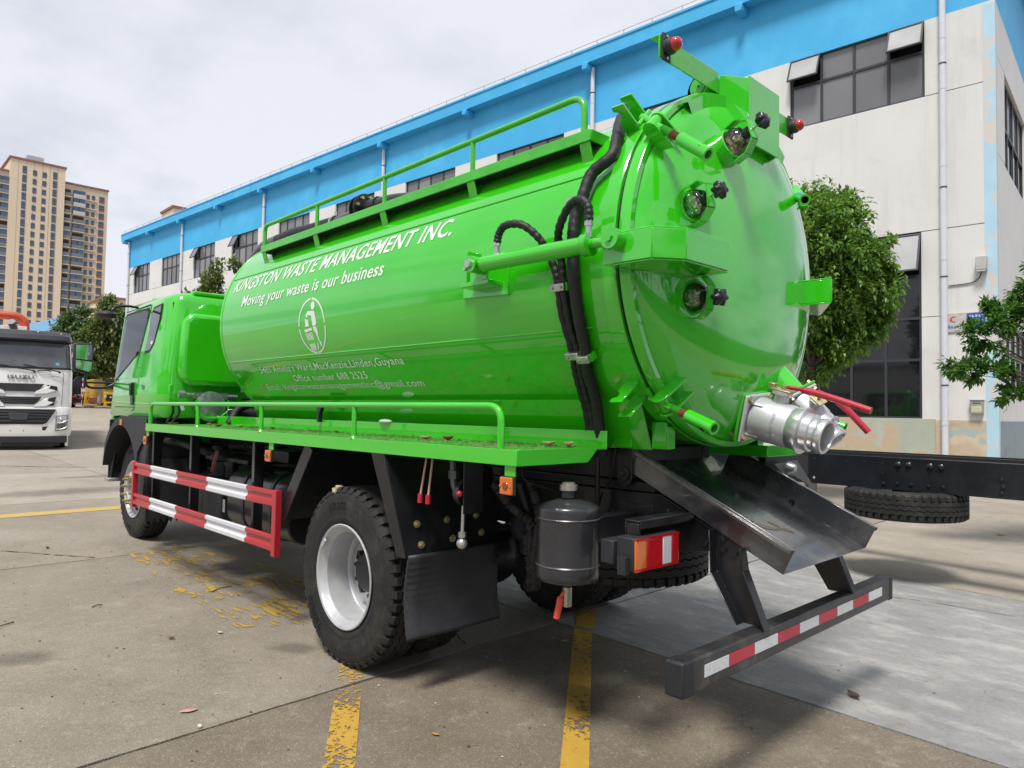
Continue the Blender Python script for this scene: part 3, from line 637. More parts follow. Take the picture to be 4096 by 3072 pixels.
for k in range(8):
    a = 2*pi*k/8+.2; y, z = .43+.088*cos(a), 2.967+.088*sin(a)
    MB().cyl((.965, y, z), (.99, y, z), .013, seg=6).build('bolt', BRASS, flo); MB().cyl((1.06, y, z), (1.082, y, z), .015, seg=6).build('bolt', flat('blue bolt', (.03, .25, .6), .4) if k == 0 else bpy.data.materials['blue bolt'], flo)

# hinge at the top of the door
HB = [(-1.72, 2.93), (-1.755, 3.05), (-1.80, 3.155), (-1.952, 3.092), (-1.958, 2.778), (-1.90, 2.76), (-1.865, 2.87), (-1.80, 2.93)]
m = MB(); m.py(HB, .138, .15); m.py(HB, -.15, -.138); m.bx(-1.960, -1.952, -.158, .158, 2.772, 3.098)
m.prism([(-1.80, 3.145), (-1.95, 3.082), (-1.95, 3.09), (-1.80, 3.153)], lambda u, w, a: (u, a, w), -.137, .137)
m.obox((-1.93, 0, 2.79), (.03, 0, .012), (0, .136, 0), (0, 0, .003)); m.build('hinge_box', GREEN, tr, bev=.004)
for s in (1, -1):
    lug = [(-1.62, 2.93), (-1.60, 3.03)]+[(-1.70+.085*cos(R(a)), 3.085+.085*sin(R(a))) for a in range(150, -31, -20)]+[(-1.655, 2.99), (-1.70, 2.90)]
    MB().py([(-1.45, 2.93), (-1.58, 3.02)]+[(-1.725+.088*cos(R(a)), 3.095+.088*sin(R(a))) for a in range(130, -51, -20)]+[(-1.64, 2.92), (-1.60, 2.9)], .165*s, .185*s).cyl((-1.725, .15*s, 3.095), (-1.725, .225*s, 3.095), .052, seg=24).build('hinge_lug', GREENM, tr, bev=.003)
    MB().cyl((-1.725, .225*s, 3.095), (-1.725, .232*s, 3.095), .036, seg=20).cyl((-1.725, .232*s, 3.095), (-1.725, .243*s, 3.095), .006, seg=8).build('hinge_pin', GREENM, tr)
m = MB(); m.lathe([(.80, -1.80), (.868, -1.806), (.868, -1.832), (.80, -1.832)], (0, 0, ZC), XA, 30, (0, 0, 1), (-.6, .6), False); m.build('door_stiffener', GREEN, tr)
# rear lamp arm: a flat plate across, with a lamp at each end
for s in (1, -1):
    a, b = sorted((.152*s, .665*s)); MB().bx(-1.794, -1.786, a, b, 3.062, 3.168).bx(-1.785, -1.745, a, b, 3.162, 3.168).build('lamp_arm', GREENM, tr, bev=.002)
for s in (1, -1):
    c = V((-1.80, .625*s, 3.115)); lm = MB()
    lm.prism([(c.y-.03, c.z-.062), (c.y+.03, c.z-.062), (c.y+.03, c.z+.062), (c.y-.03, c.z+.062)], lambda u, w, a: (a, u, w), c.x-.006, c.x+.004)
    lm.lathe([(.0, -.005), (.036, -.005), (.038, -.03), (.034, -.042), (0, -.042)], c, XA, 24)
    lo = lm.build('marker_lamp', PLAST, tr, bev=.002); lo['label'] = 'red marker lamp on the %s end of the top arm' % ('left' if s > 0 else 'right')
    MB().lathe([(.030, -.040), (.031, -.055), (.027, -.068), (.017, -.078), (0, -.082)], c, XA, 24).build('lens', LENSR, lo, ang=60)
    for dz in (.05, -.05): MB().cyl(c+V((-.006, 0, dz)), c+V((-.011, 0, dz)), .006, seg=6).build('bolt', ZINC, lo)
# box-section side arms of the door
for s in (1, -1):
    pl = [(-1.80, .985), (-1.98, .975), (-2.062, .86), (-2.067, .54), (-1.88, .54), (-1.84, .80), (-1.805, .905)]
    if s < 0: pl = [(-1.80, .985), (-1.84, .955), (-2.067, .54), (-1.88, .54), (-1.84, .80), (-1.805, .905)]
    m = MB()
    for z0, z1 in ((2.066, 2.074), (2.196, 2.204)): m.pz([(x, y*s) for x, y in pl], z0, z1)
    for i in range(3 if s > 0 else 2): 
        (x0, y0), (x1, y1) = pl[i], pl[i+1]
        m.beam((x0, y0*s, 2.135), (x1, y1*s, 2.135), .008, .122)
    m.beam((-2.063, .544*s, 2.135), (-1.885, .544*s, 2.135), .008, .122)
    m.bx(-1.815, -1.74, min(.905*s, .985*s), max(.905*s, .985*s), 2.074, 2.196)
    m.build('door_arm', GREEN, tr, bev=.003)
    # hydraulic door cylinder with its bracket
    y = 1.0*s; A = V((-.955, y, 2.181)); B = V((-1.82, y, 2.168)); d = (B-A).normalized()
    m = MB(); m.cyl(A+d*.05, A+d*.70, .039, seg=24); m.cyl(A+d*.70, A+d*.735, .050, seg=24); m.cyl(A+d*.735, A+d*.80, .022); m.cyl(A+d*.80, A+d*.83, .030, seg=6); m.cyl(A+d*.02, A+d*.05, .026)
    cy = m.build('door_cylinder', GREEN, tr, ang=40)
    MB().cyl(B-V((0, .045*s, 0)), B+V((0, .045*s, 0)), .044, seg=24).cyl(B+V((0, .045*s, 0)), B+V((0, .055*s, 0)), .017, seg=6).cyl(B-V((0, .046*s, 0)), B+V((-.05, -.1*s, 0)), .034).build('rod_end', GREEN, cy, ang=40)
    m = MB(); m.cyl(A-V((0, .05*s, 0)), A+V((0, .05*s, 0)), .042, seg=22); m.build('cylinder_eye', GREEN, cy, ang=40)
    MB().cyl(A+V((0, .05*s, 0)), A+V((0, .066*s, 0)), .022, seg=6).build('bolt', ZINC, cy); MB().cyl(A+V((.03, .05*s, -.022)), A+V((.03, .06*s, -.022)), .01, seg=6).build('bolt', ZINC, cy)
    m = MB(); m.py([(-.70, 2.055), (-1.05, 2.04), (-1.05, 2.25), (-.70, 2.275)], .845*s, .875*s)
    m.obox((-.90, .925*s, 2.10), (.11, 0, 0), (0, .05, 0), (0, 0, .012)); m.obox((-.84, .925*s, 2.19), (.008, 0, 0), (0, .05, 0), (0, 0, .085))
    m.py([(-.86, 2.11), (-.99, 2.11), (-1.0, 2.2), (-.96, 2.225), (-.90, 2.225), (-.86, 2.2)], .955*s, .965*s); m.build('cylinder_bracket', GREEN, tr, bev=.004)
# swing bolts around the door and their hooks
def swing(piv, end, tang):
    p, q = V(piv), V(end); d = (q-p).normalized(); t = V(tang).normalized(); L_ = (q-p).length
    m = MB(); m.cyl(p-t*.052, p+t*.052, .012, seg=10); m.cyl(p-d*.005-t*.03, p-d*.005+t*.03, .028, seg=16); m.cyl(p-d*.09, p+d*.05, .017); m.cyl(p-d*.075-t*.06, p-d*.075+t*.06, .011)
    o = m.build('swing_bolt', GREEN, tr, ang=40)
    m = MB(); n = 22
    for k in range(n):
        m.mi = 0 if k < n*.5 else 1; a = .05+(L_*.52-.05)*k/n; b = .05+(L_*.52-.05)*(k+1)/n; w = b-a
        m.lathe([(.0125, a), (.0185, a+w*.35), (.0185, a+w*.6), (.0125, b)], p, d, 12)
    m.build('threaded_rod', [GREENM, RUST], o, ang=50)
    m = MB(); m.lathe([(.018, L_*.5), (.029, L_*.5), (.029, L_), (.019, L_), (.019, L_-.06)], p, d, 22); m.build('handle_tube', GREEN, o, ang=40)
    f = d.cross(t); m = MB(); m.cyl(q-d*.045-f*.031, q-d*.045+f*.031, .0115, seg=12); m.build('handle_hole', INT, o)
    return o
def fork(piv, ang, tangent):
    p = V(piv); t = V(tangent).normalized(); rad = V((0, cos(R(ang)), sin(R(ang)))); ft = V((-1.83, 0, ZC))+rad*.80+ (p-(V((0, 0, ZC))+rad*((p-V((0, 0, ZC))).dot(rad)))).dot(t)*t
    m = MB(); u = (p-ft); w = V((-1, 0, 0))
    for s in (1, -1):
        c = t*(.042*s); n_ = t*.006
        pts = [ft-w*.025, ft+w*.06, p+w*.036]+[p+(w*cos(a)+u.normalized()*sin(a))*.036 for a in [pi*k/6 for k in range(1, 6)]]+[p-w*.036]
        m.add([q+c-n_ for q in pts]+[q+c+n_ for q in pts], [list(range(len(pts)))[::-1], list(range(len(pts), 2*len(pts)))]+[(i, (i+1) % len(pts), len(pts)+(i+1) % len(pts), len(pts)+i) for i in range(len(pts))])
    m.build('bolt_fork', GREEN, tr, bev=.002)
    m = MB()
    for s in (1, -1):
        b = V((-1.675, 0, ZC))+rad*.893+t*(.045*s); h = b+rad*.15
        pts = [b+V((.05, 0, 0))-rad*.03, b+V((.045, 0, 0))+rad*.10, b+V((.07, 0, 0))+rad*.125, b+V((.065, 0, 0))+rad*.15, b+V((.0, 0, 0))+rad*.15, b+V((-.035, 0, 0))-rad*.03]
        pts = [b+V((-.03, 0, 0)), b+V((-.005, 0, 0))+rad*.13, b+V((.06, 0, 0))+rad*.13, b+V((.062, 0, 0))+rad*.108, b+V((.035, 0, 0))+rad*.098, b+V((.033, 0, 0))+rad*.075, b+V((.052, 0, 0))+rad*.06, b+V((.045, 0, 0))-rad*.05]
        n_ = t*.006; k = len(pts)
        m.add([q-n_ for q in pts]+[q+n_ for q in pts], [list(range(k))[::-1], list(range(k, 2*k))]+[(i, (i+1) % k, k+(i+1) % k, k+i) for i in range(k)])
    m.build('bolt_hook', GREEN, tr, bev=.002)
for ang, dr in ((43, -.16), (-44, -.03), (137, -.03), (224, -.03), (0, 0)):
    if ang == 0: continue
    rad = V((0, cos(R(ang)), sin(R(ang)))); tg = V((0, -sin(R(ang)), cos(R(ang))))
    p, e_ = {43: ((-1.82, .735, 2.725), (-2.09, .745, 2.52)), -44: ((-1.81, .63, 1.50), (-2.09, .685, 1.402)), 137: ((-1.79, -.70, 2.745), (-1.99, -.39, 2.605)), 224: ((-1.81, -.63, 1.50), (-2.09, -.66, 1.40))}[ang]
    fork(p, ang, tg)
    swing(p, e_, tg)
# sight glasses
for i, ang in enumerate((60, 19.5, -20.5)):
    rad = V((0, cos(R(ang)), sin(R(ang)))); tg = V((0, -sin(R(ang)), cos(R(ang)))); r0_ = .585
    b = V((dome_x(r0_)+.03, 0, ZC))+rad*r0_; ax = (V((-.92, 0, 0))+rad*.38).normalized(); ext = (.085, .035, .035)[i]
    m = MB(); m.lathe([(.082, -.02), (.080, ext), (.074, ext+.004), (.066, ext), (.066, ext-.03)], b, ax, 28); sg = m.build('sight_glass', GREEN, tr, ang=40)
    MB().lathe([(.064, ext-.015), (.066, ext+.012), (.060, ext+.035), (.045, ext+.062), (.024, ext+.072), (0, ext+.073)], b, ax, 28).build('glass_bowl', CLEAR, sg, ang=60)
    deb = MB(); rr = random.Random(i+3)
    for k in range(40):
        a = rr.uniform(0, 2*pi); q = rr.uniform(0, .05); h = ext+rr.uniform(-.008, .02+.04*(1-q/.05)); u_, v_, w_ = frame(ax); c = b+ax*h+(u_*cos(a)+v_*sin(a))*q; dv_ = [V((rr.uniform(-1, 1), rr.uniform(-1, 1), rr.uniform(-1, 1))).normalized()*.012 for _ in range(2)]
        deb.mi = k % 2; deb.add([c-dv_[0], c-dv_[1], c+dv_[0], c+dv_[1]], [(0, 1, 2, 3)])
    do = deb.build('debris', [SHELL, MUD] if i != 2 else [MUD, MUD], sg, fix=False); do['kind'] = 'stuff'
    MB().lathe([(.0, ext-.012), (.066, ext-.012)], b, ax, 20).build('back_disc', MUD, sg)
    MB().lathe([(.0, ext+.095), (.026, ext+.095), (.028, ext+.066), (.022, ext+.064)], b, ax, 20).build('cap', KNOB, sg, ang=40)
    u_, v_, w_ = frame(ax); st = [(-.088, ext-.02), (-.088, ext+.05), (-.05, ext+.105), (.05, ext+.105), (.088, ext+.05), (.088, ext-.02)]
    m = MB()
    for k in range(5):
        P_, Q_ = [b+v_*x+ax*h for x, h in (st[k], st[k+1])]; n_ = (Q_-P_).cross(u_).normalized()
        m.add([P_+u_*sx+n_*t for sx in (-.02, .02) for t in (0, .007)]+[Q_+u_*sx+n_*t for sx in (-.02, .02) for t in (0, .007)], [(0, 1, 3, 2), (4, 6, 7, 5), (0, 4, 5, 1), (2, 3, 7, 6), (0, 2, 6, 4), (1, 5, 7, 3)])
    m.build('strap', GREEN, sg)
    m = MB(); m.cyl(b+ax*(ext+.09), b+ax*(ext+.15), .007); m.build('screw', ZINC, sg)
    kp = [(0, ext+.195), (.022, ext+.192), (.034, ext+.18), (.034, ext+.158), (.02, ext+.146), (0, ext+.145)]; m = MB(); n = 42; m_ = len(kp); vs = []; fs = []
    for k in range(n):
        a = 2*pi*k/n; sc = 1+.17*cos(6*a)
        for r, h in kp: vs.append(b+ax*h+(u_*cos(a)+v_*sin(a))*r*sc)
    for k in range(n):
        for j in range(m_-1): fs.append((k*m_+j, ((k+1) % n)*m_+j, ((k+1) % n)*m_+j+1, k*m_+j+1))
    m.add(vs, fs); m.build('knob', KNOB, sg, ang=60)

# discharge valves with red levers
def valve(c, ax, k=1.0, up=(0, 0, 1), lever=None, stub=None):
    c = V(c); ax = V(ax).normalized(); u_, v_, w_ = frame(ax, up); o = None
    def bxl(m, a, b_, d0, d1, e0, e1): m.add([c+u_*x*k+v_*y*k+ax*h*k for x in (a, b_) for y in (d0, d1) for h in (e0, e1)], [(0, 1, 3, 2), (4, 6, 7, 5), (0, 4, 5, 1), (2, 3, 7, 6), (0, 2, 6, 4), (1, 5, 7, 3)])
    m = MB(); bxl(m, -.118, .118, -.118, .118, .0, .022); o = m.build('discharge_valve', ALU, tr, bev=.012, seg=3)
    m = MB(); bxl(m, -.124, .124, -.124, .124, -.022, -.002); m.build('flange_plate', GREEN, o, bev=.01)
    m = MB(); m.lathe([(.088*k, .022*k), (.105*k, .03*k), (.108*k, .06*k), (.104*k, .20*k), (.098*k, .215*k)], c, ax, 40)
    for a in (45, 135, 225, 315):
        q = (u_*cos(R(a))+v_*sin(R(a))); m.obox(c+q*.103*k+ax*.05*k, q*.012*k, ax*.03*k, q.cross(ax)*.005*k)
    m.build('valve_body', ALU, o, ang=40)
    m = MB(); m.lathe([(.098*k, .212*k), (.1005*k, .216*k), (.1005*k, .262*k), (.09*k, .264*k)], c, ax, 48); m.lathe([(.085*k, .2645*k), (.113*k, .2655*k), (.113*k, .273*k), (.085*k, .274*k)], c, ax, 48)
    m.lathe([(.090*k, .2745*k), (.090*k, .312*k), (.086*k, .316*k), (.078*k, .318*k), (.078*k, .338*k), (.082*k, .342*k), (.084*k, .350*k), (.084*k, .370*k), (.080*k, .378*k), (.068*k, .378*k), (.066*k, .37*k), (.066*k, .2*k)], c, ax, 48)
    m.build('coupling', ALUM, o, ang=35)
    MB().lathe([(0, .24*k), (.066*k, .24*k)], c, ax, 30).build('bore', INT, o)
    for a in (45, 135, 225, 315):
        q = c+(u_*cos(R(a))+v_*sin(R(a)))*.137*k; MB().cyl(q+ax*.022*k, q+ax*.025*k, .019*k).cyl(q+ax*.025*k, q+ax*.036*k, .014*k, seg=6).build('bolt', BRASS, o); MB().cyl(q-ax*.04*k, q-ax*.022*k, .013*k, seg=6).build('nut', BRASS, o)
    n = c+ax*.13*k+v_*.10*k; MB().cyl(n, n+v_*.045*k, .034*k).cyl(n+v_*.045*k, n+v_*.06*k, .05*k, seg=8).build('valve_neck', ALU, o, ang=40)
    MB().obox(n+v_*.066*k, ax*.05*k, u_*.035*k, v_*.003).obox(n+v_*.075*k-ax*.055*k, ax*.016*k, u_*.02*k, v_*.014*k).cyl(n+v_*.06*k, n+v_*.09*k, .013*k, seg=6).build('lever_plate', BRASS, o, bev=.002)
    if stub: MB().tube(spline(stub, 6)+[c-ax*.02], .093*k, 24).build('outlet_pipe', GREEN, tr, ang=60)
    L = [V(p) for p in lever]; m = MB(); m.tube(spline(L, 6), .012, 8, True, lambda t: .0105+.006*(t > .42)); m.build('lever', REDH, o, ang=60)
    return o
va = valve((-1.885, -.03, 1.455), (-.955, 0, -.24), 1.0, (0, .1, 1), [(-2.005, -.09, 1.60), (-2.07, -.095, 1.594), (-2.12, -.1, 1.582), (-2.24, -.1, 1.548), (-2.42, -.1, 1.487)], [(-1.72, -.03, 1.50), (-1.80, -.03, 1.477)])
vb = valve((-1.985, -.30, 1.545), (-.70, 0, -.71), .76, (-.6, .55, .5), [(-2.10, -.29, 1.585), (-2.17, -.31, 1.545), (-2.23, -.33, 1.49), (-2.32, -.35, 1.386)], [(-1.78, -.30, 1.76), (-1.90, -.30, 1.64)])
v_, f_ = text2d('FUXING VALVE', .022, 1, 0, .0); cxx = max(q[0] for q in v_)/2     # cast words on the valve body
ax = V((-.955, 0, -.24)).normalized(); u_, w__, _ = frame(ax, (0, .1, 1))
pts = []
for x, y in v_:
    a = (x-cxx)/.105; q = (u_*1*cos(a)+w__*sin(a))
    if u_.y < 0: q = (-u_*cos(a)+w__*sin(a))
    pts.append(V((-1.885, -.03, 1.455))+q*.1075+ax*(.16-y))
MB().add(pts, f_).build('cast_lettering', ALUM, va, fix=False)
# ------------------------------------------------------------------ wheels
def tyre_mesh(c, s, mat, name, parent, new=False, ax=(0, 1, 0), texts=()):
    c = V(c); ax = V(ax)*s; m = MB()
    P = [(.283, .098), (.292, .110), (.30, .112), (.305, .118), (.33, .126), (.338, .127), (.342, .1255), (.352, .1265), (.40, .131), (.43, .129), (.436, .1265), (.442, .127), (.470, .119), (.474, .1165), (.488, .110), (.489, .09)]
    P = P+[(r, -h) for r, h in P[::-1]]
    ref = ax.orthogonal() if abs(ax.z) > .5 else V((0, 0, 1))
    m.lathe(P, c, ax, 72, ref); a0 = V(ref).normalized(); b0 = ax.cross(a0)
    def pt(r, h, w): return c+ax*h+(a0*cos(w)+b0*sin(w))*r
    Nb = 46; p = 2*pi/Nb
    for k in range(Nb):
        for q in (1, -1):
            w0 = k*p+(0 if q > 0 else p/2); w1 = w0+p*.64; wm = p*.06
            vs = []
            for w, d in ((w0, 0), (w1, 0)):
                vs += [pt(.488, .070*q, w), pt(.5085, .070*q, w), pt(.508, .101*q, w+(wm if w == w0 else -wm)*.5), pt(.478, .1215*q, w+(wm if w == w0 else -wm)), pt(.47, .112*q, w)]
            m.add(vs, [(0, 1, 2, 3, 4), (9, 8, 7, 6, 5), (0, 5, 6, 1), (1, 6, 7, 2), (2, 7, 8, 3), (3, 8, 9, 4)])
    Nz = 92
    for (ya, yb) in ((-.062, -.024), (-.017, .017), (.024, .062)):
        vs = []; fs = []
        for k in range(Nz):
            w = 2*pi*k/Nz; z = .006*(1 if k % 2 else -1)
            vs += [pt(.488, ya+z, w), pt(.509, ya+z, w), pt(.509, yb+z, w), pt(.488, yb+z, w)]
        for k in range(Nz):
            k2 = (k+1) % Nz
            if k % 8 == 7 and False: continue
            for j in range(3): fs.append((k*4+j, k2*4+j, k2*4+j+1, k*4+j+1))
        m.add(vs, fs)
    o = m.build(name, mat, parent, ang=30)
    for s_, cen, size, r0 in texts:      # raised sidewall writing
        v, f = text2d(s_, size, 1, 0, .012); mx_ = max(q[0] for q in v); vs = []
        for h in (.1302, .1335):
            for x, y in v:
                th = R(cen)+(x-mx_/2)/r0; vs.append(c+V((-(r0+y)*sin(th), 0, (r0+y)*cos(th)))+ax*h)
        n = len(v); ff = [[i+n for i in q] for q in f]
        ed = {}
        for q in f:
            for i in range(len(q)):
                e_ = (q[i], q[(i+1) % len(q)])
                ed[e_] = 1
        for (a, b) in list(ed):
            if (b, a) not in ed: ff.append([a, b, b+n, a+n])
        MB().add(vs, ff).build('raised_lettering', RUBD, o, fix=True)
    return o
HUBB = flat('hub black', (.016, .017, .019), .45)
def wheel(x, yc, z, s, front=False, texts=(), parent=tr, full=True):
    w = bpy.data.objects.new('wheel', None); COL.objects.link(w); w.parent = parent; w.location = V((x, yc, z))-origin(parent); w.empty_display_size = .1
    c = V((x, yc, z)); ax = V((0, s, 0)); up = (0, 0, 1)
    tyre_mesh(c, s, RUB, 'tyre', w, texts=texts)
    m = MB()
    if front:
        m.lathe([(.270, .09), (.285, .112), (.297, .118), (.298, .125), (.290, .129), (.280, .122), (.266, .092), (.262, .07), (.252, .062), (.240, .075), (.205, .112), (.180, .142), (.165, .150), (.112, .150), (.106, .144), (.104, .09)], c, ax, 56, up)
    else:
        m.lathe([(.270, .09), (.284, .112), (.296, .119), (.298, .126), (.292, .130), (.281, .124), (.270, .104), (.264, .100), (.258, .088), (.250, .082), (.247, .02), (.246, -.055), (.240, -.062), (.222, -.066), (.216, -.085), (.175, -.094), (.10, -.096)], c, ax, 56, up)
    m.lathe([(.27, -.09), (.284, -.112), (.298, -.122), (.29, -.13), (.262, -.09), (.25, -.05)], c, ax, 40, up)
    rim = m.build('rim', RIM, w, ang=32)
    m = MB()
    if front: m.lathe([(.104, .10), (.085, .105), (.08, .125), (.05, .13), (0, .132)], c, ax, 28)
    else: m.lathe([(.120, -.096), (.116, -.05), (.110, -.03), (.100, -.022), (.03, -.02), (0, -.02)], c, ax, 32)
    m.build('hub', pm('greasy hub', (.33, .33, .22), .5, .3, .3, 20) if front else HUBB, w, ang=35)
    rad, h0, h1, mt, sz = (.137, .148, .20, BRASS, .019) if front else (.133, -.078, -.035, HUBB, .019)
    n0 = None
    for k in range(10):
        a = 2*pi*k/10+.2; q = c+V((cos(a)*rad, 0, sin(a)*rad))
        if n0 is None: n0 = MB().cyl(q+ax*h0, q+ax*(h0+(h1-h0)*.65), sz, seg=6).cyl(q+ax*(h0+(h1-h0)*.65), q+ax*h1, sz*.6, seg=10).build('nut', mt, w, loc=q)
        else: copy(n0, w, q)
    m = MB()
    for k in range(8 if front else 6):
        a = 2*pi*k/(8 if front else 6)+.35; r_, h = (.215, .1035) if front else (.196, -.0905); q = c+V((cos(a)*r_, 0, sin(a)*r_)); e_ = V((cos(a), 0, sin(a))); t_ = V((-sin(a), 0, cos(a)))
        nn = (ax*.78+e_*.63).normalized() if front else ax; ee = (e_-nn*e_.dot(nn)).normalized()
        m.add([q+ax*h+nn*.004+t_*cos(2*pi*i/14)*.03+ee*sin(2*pi*i/14)*.021 for i in range(14)], [list(range(14))])
    o = m.build('hand_holes', INT, w, fix=False); o['kind'] = 'stuff'
    if not front and s > 0 and full:
        MB().obox(c+ax*.128+V((.215, 0, .16)), (-.018, 0, .024), ax*.006, (.008, 0, .006)).build('balance_weight', RIM, w, bev=.003)
    return w
wheel(0, 1.02, .5, 1, texts=(('HR168', -10, .062, .383), ('9.00R20', -131, .062, .383)))
for yc, s in ((.70, -1), (-.70, 1), (-1.02, -1)): wheel(0, yc, .5, s, full=False)
wheel(4.5, .855, .583, 1, True, (('11.00R20', -8, .055, .383), ('HR168', -170, .055, .383)))
wheel(4.5, -.855, .583, -1, True)
MB().obox((.14, 1.128, .962), (.014, 0, -.004), (0, .006, 0), (.008, 0, .030)).obox((.135, 1.10, .995), (.012, 0, .004), (0, .02, 0), (0, 0, .006)).build('tyre_tag', pm('yellowed tag', (.55, .50, .33), .6, 0, .3, 30), tr)

# ------------------------------------------------------------------ chassis
for s in (1, -1):
    m = MB(); m.py([(-1.98, .93), (-1.98, .86), (-1.75, .815), (4.95, .815), (4.95, 1.075), (-1.66, 1.075), (-1.75, 1.035)], .422*s, .43*s)
    m.bx(-1.66, 4.95, min(.35*s, .421*s), max(.35*s, .421*s), 1.067, 1.075); m.bx(-1.75, 4.95, min(.35*s, .421*s), max(.35*s, .421*s), .815, .823)
    fr = m.build('frame_rail', BLACK, tr, bev=.004)
    m = MB(); m.bx(-1.62, 2.9, min(.33*s, .424*s), max(.33*s, .424*s), 1.078, 1.125); m.bx(-1.42, 2.9, min(.34*s, .418*s), max(.34*s, .418*s), 1.13, 1.284); m.build('subframe', DKGREY, tr, bev=.006)
    b0 = None
    for x in [-1.9+.2*k for k in range(20)]:
        for z in (.88, 1.0):
            if (int(x*10) % 3) == 0 and z > .9: continue
            q = V((x, .43*s, z))
            if b0 is None: b0 = MB().lathe([(.014, 0), (.012, .009*s), (0, .012*s)], q, (0, 1, 0), 10).build('rivet', BLACK, fr, loc=q)
            else: copy(b0, fr, q)
for x in (-1.9, -1.2, .6, 1.9, 3.2): MB().bx(x-.03, x+.03, -.42, .42, .85, .93 if x < -1.5 else 1.04).build('cross_member', DKGREY, tr, bev=.004)
for x in (-1.36, .4, 2.2): MB().bx(x-.06, x+.06, -.33, .33, 1.13, 1.28).build('cross_member', DKGREY, tr, bev=.004)
m = MB(); m.cyl((0, -.56, .5), (0, .56, .5), .075); m.ball((0, 0, .5), .21, 20, 12, (1, .9, 1)); m.cyl((.1, 0, .5), (.42, 0, .58), .09, .06); m.build('rear_axle', DKGREY, tr, ang=60)
MB().cyl((.42, 0, .58), (2.9, 0, .82), .05).build('drive_shaft', DKGREY, tr, ang=60)
m = MB(); m.cyl((4.5, -.72, .58), (4.5, .72, .58), .06); m.build('front_axle', DKGREY, tr)
for s in (1, -1):
    m = MB()
    for k in range(7): L = .75-.085*k; m.tube([(L*t, .48*s, .60+.11*(t*t)*(L/.75)**2-.022*k+.13) for t in [-1+i/5 for i in range(11)]], .012, 4)
    m.bx(-.08, .08, .43*s-.0+(.02 if s > 0 else -.09), .43*s+(.09 if s > 0 else -.02), .52, .82); m.build('leaf_spring', DKGREY, tr)
    MB().tube([(4.5+.7*t, .42*s, .70+.10*t*t) for t in [-1+i/5 for i in range(11)]], .03, 4).build('leaf_spring', DKGREY, tr)
# spare wheel lying under the tail
sp = thing('wheel', None, None); sp.parent = tr; sp.location = V((-1.0, -.12, .66))-origin(tr); del_ = None
tyre_mesh((-1.0, -.12, .66), -1, RUBD, 'tyre', sp, ax=(0, 0, 1))
MB().lathe([(.283, .1), (.25, .06), (.24, -.05), (.1, -.06)], (-1.0, -.12, .66), (0, 0, 1), 32).build('rim', DKGREY, sp)
MB().bx(-1.06, -.94, -.30, .06, .76, .80).cyl((-1.0, -.12, .80), (-1.0, -.12, 1.0), .03).build('spare_carrier', DKGREY, tr)
# engine, gearbox, tanks and clutter seen between the guard posts
m = MB(); m.bx(2.6, 3.9, -.3, .3, .75, 1.25); m.cyl((2.1, 0, .85), (2.7, 0, .88), .16, .24); m.build('gearbox', DKGREY, tr, bev=.03)
def rbox(x0, x1, y0, y1, z0, z1, r, n=6):
    P = []
    for (cy, cz, a0) in ((y1-r, z1-r, 0), (y0+r, z1-r, 90), (y0+r, z0+r, 180), (y1-r, z0+r, 270)):
        P += [(cy+r*cos(R(a0+90*k/n)), cz+r*sin(R(a0+90*k/n))) for k in range(n+1)]
    return MB().px(P, x0, x1)
FT = rbox(.98, 2.02, .50, 1.0, .50, .98, .15).build('fuel_tank', pm('satin black tank', (.014, .015, .018), .3, .1, .2, 6, coat=.2), tr, bev=.012)
m = MB()
for x in (1.25, 1.72):
    o = rbox(x-.022, x+.022, .495, 1.006, .494, .987, .152); m.add(o.v, o.f)
m.build('tank_strap', DKGREY, FT); MB().cyl((1.5, .9, .95), (1.5, .98, 1.02), .05).build('filler_cap', BLACK, FT)
m = MB(); m.bx(2.15, 2.72, .52, 1.0, .48, .86); m.build('battery_box', PLAST, tr, bev=.02)
m = MB(); m.cyl((2.55, .82, .865), (2.55, .82, .99), .095); m.lathe([(.11, 1.0), (.115, 1.03), (.09, 1.07), (0, 1.085)], (2.55, .82, 0), (0, 0, 1), 24); m.build('air_filter', PLAST, tr, ang=50)
MB().cyl((2.3, .85, .865), (2.3, .85, .97), .05).cyl((2.3, .85, .97), (2.3, .85, 1.0), .065).build('filter_cup', BLACK, tr)
MB().obox((2.42, .95, 1.0), (.004, 0, .0), (0, .012, 0), (-.05, 0, .09)).build('warning_ribbon', pm('faded ribbon', (.60, .20, .15), .7), tr)
m = MB(); m.bx(2.0, 2.9, .5, .85, .99, 1.03); m.bx(2.6, 3.3, .45, .55, .9, 1.2); m.cyl((3.1, .62, .7), (3.1, .62, 1.1), .09); m.cyl((2.9, .6, 1.1), (2.0, .55, 1.12), .05); m.bx(1.6, 2.0, .5, .7, 1.02, 1.12); m.build('engine_parts', DKGREY, tr, bev=.008)
for p in ([(3.6, .95, 1.12), (3.2, .95, 1.12), (2.95, .9, 1.08), (2.8, .7, 1.0)],): MB().tube(spline(p, 6), .035, 12).build('exhaust_pipe', PLAST, tr, ang=60)
for k, p in enumerate(([(2.2, .7, 1.03), (2.05, .8, 1.18), (1.95, .82, 1.05)], [(3.0, .5, .95), (2.9, .75, .85), (2.95, .7, .6), (3.1, .5, .6)], [(2.7, .6, 1.2), (2.3, .7, 1.08), (1.9, .6, 1.15)], [(1.9, .5, 1.17), (1.4, .6, 1.2), (.9, .5, 1.17)])): MB().tube(spline(p, 7), .011, 8).build('engine_hose', HOSE, tr, ang=60)
MB().bx(2.05, 2.09, 1.0, 1.003, .62, .72).build('maker_plate', STL, tr)
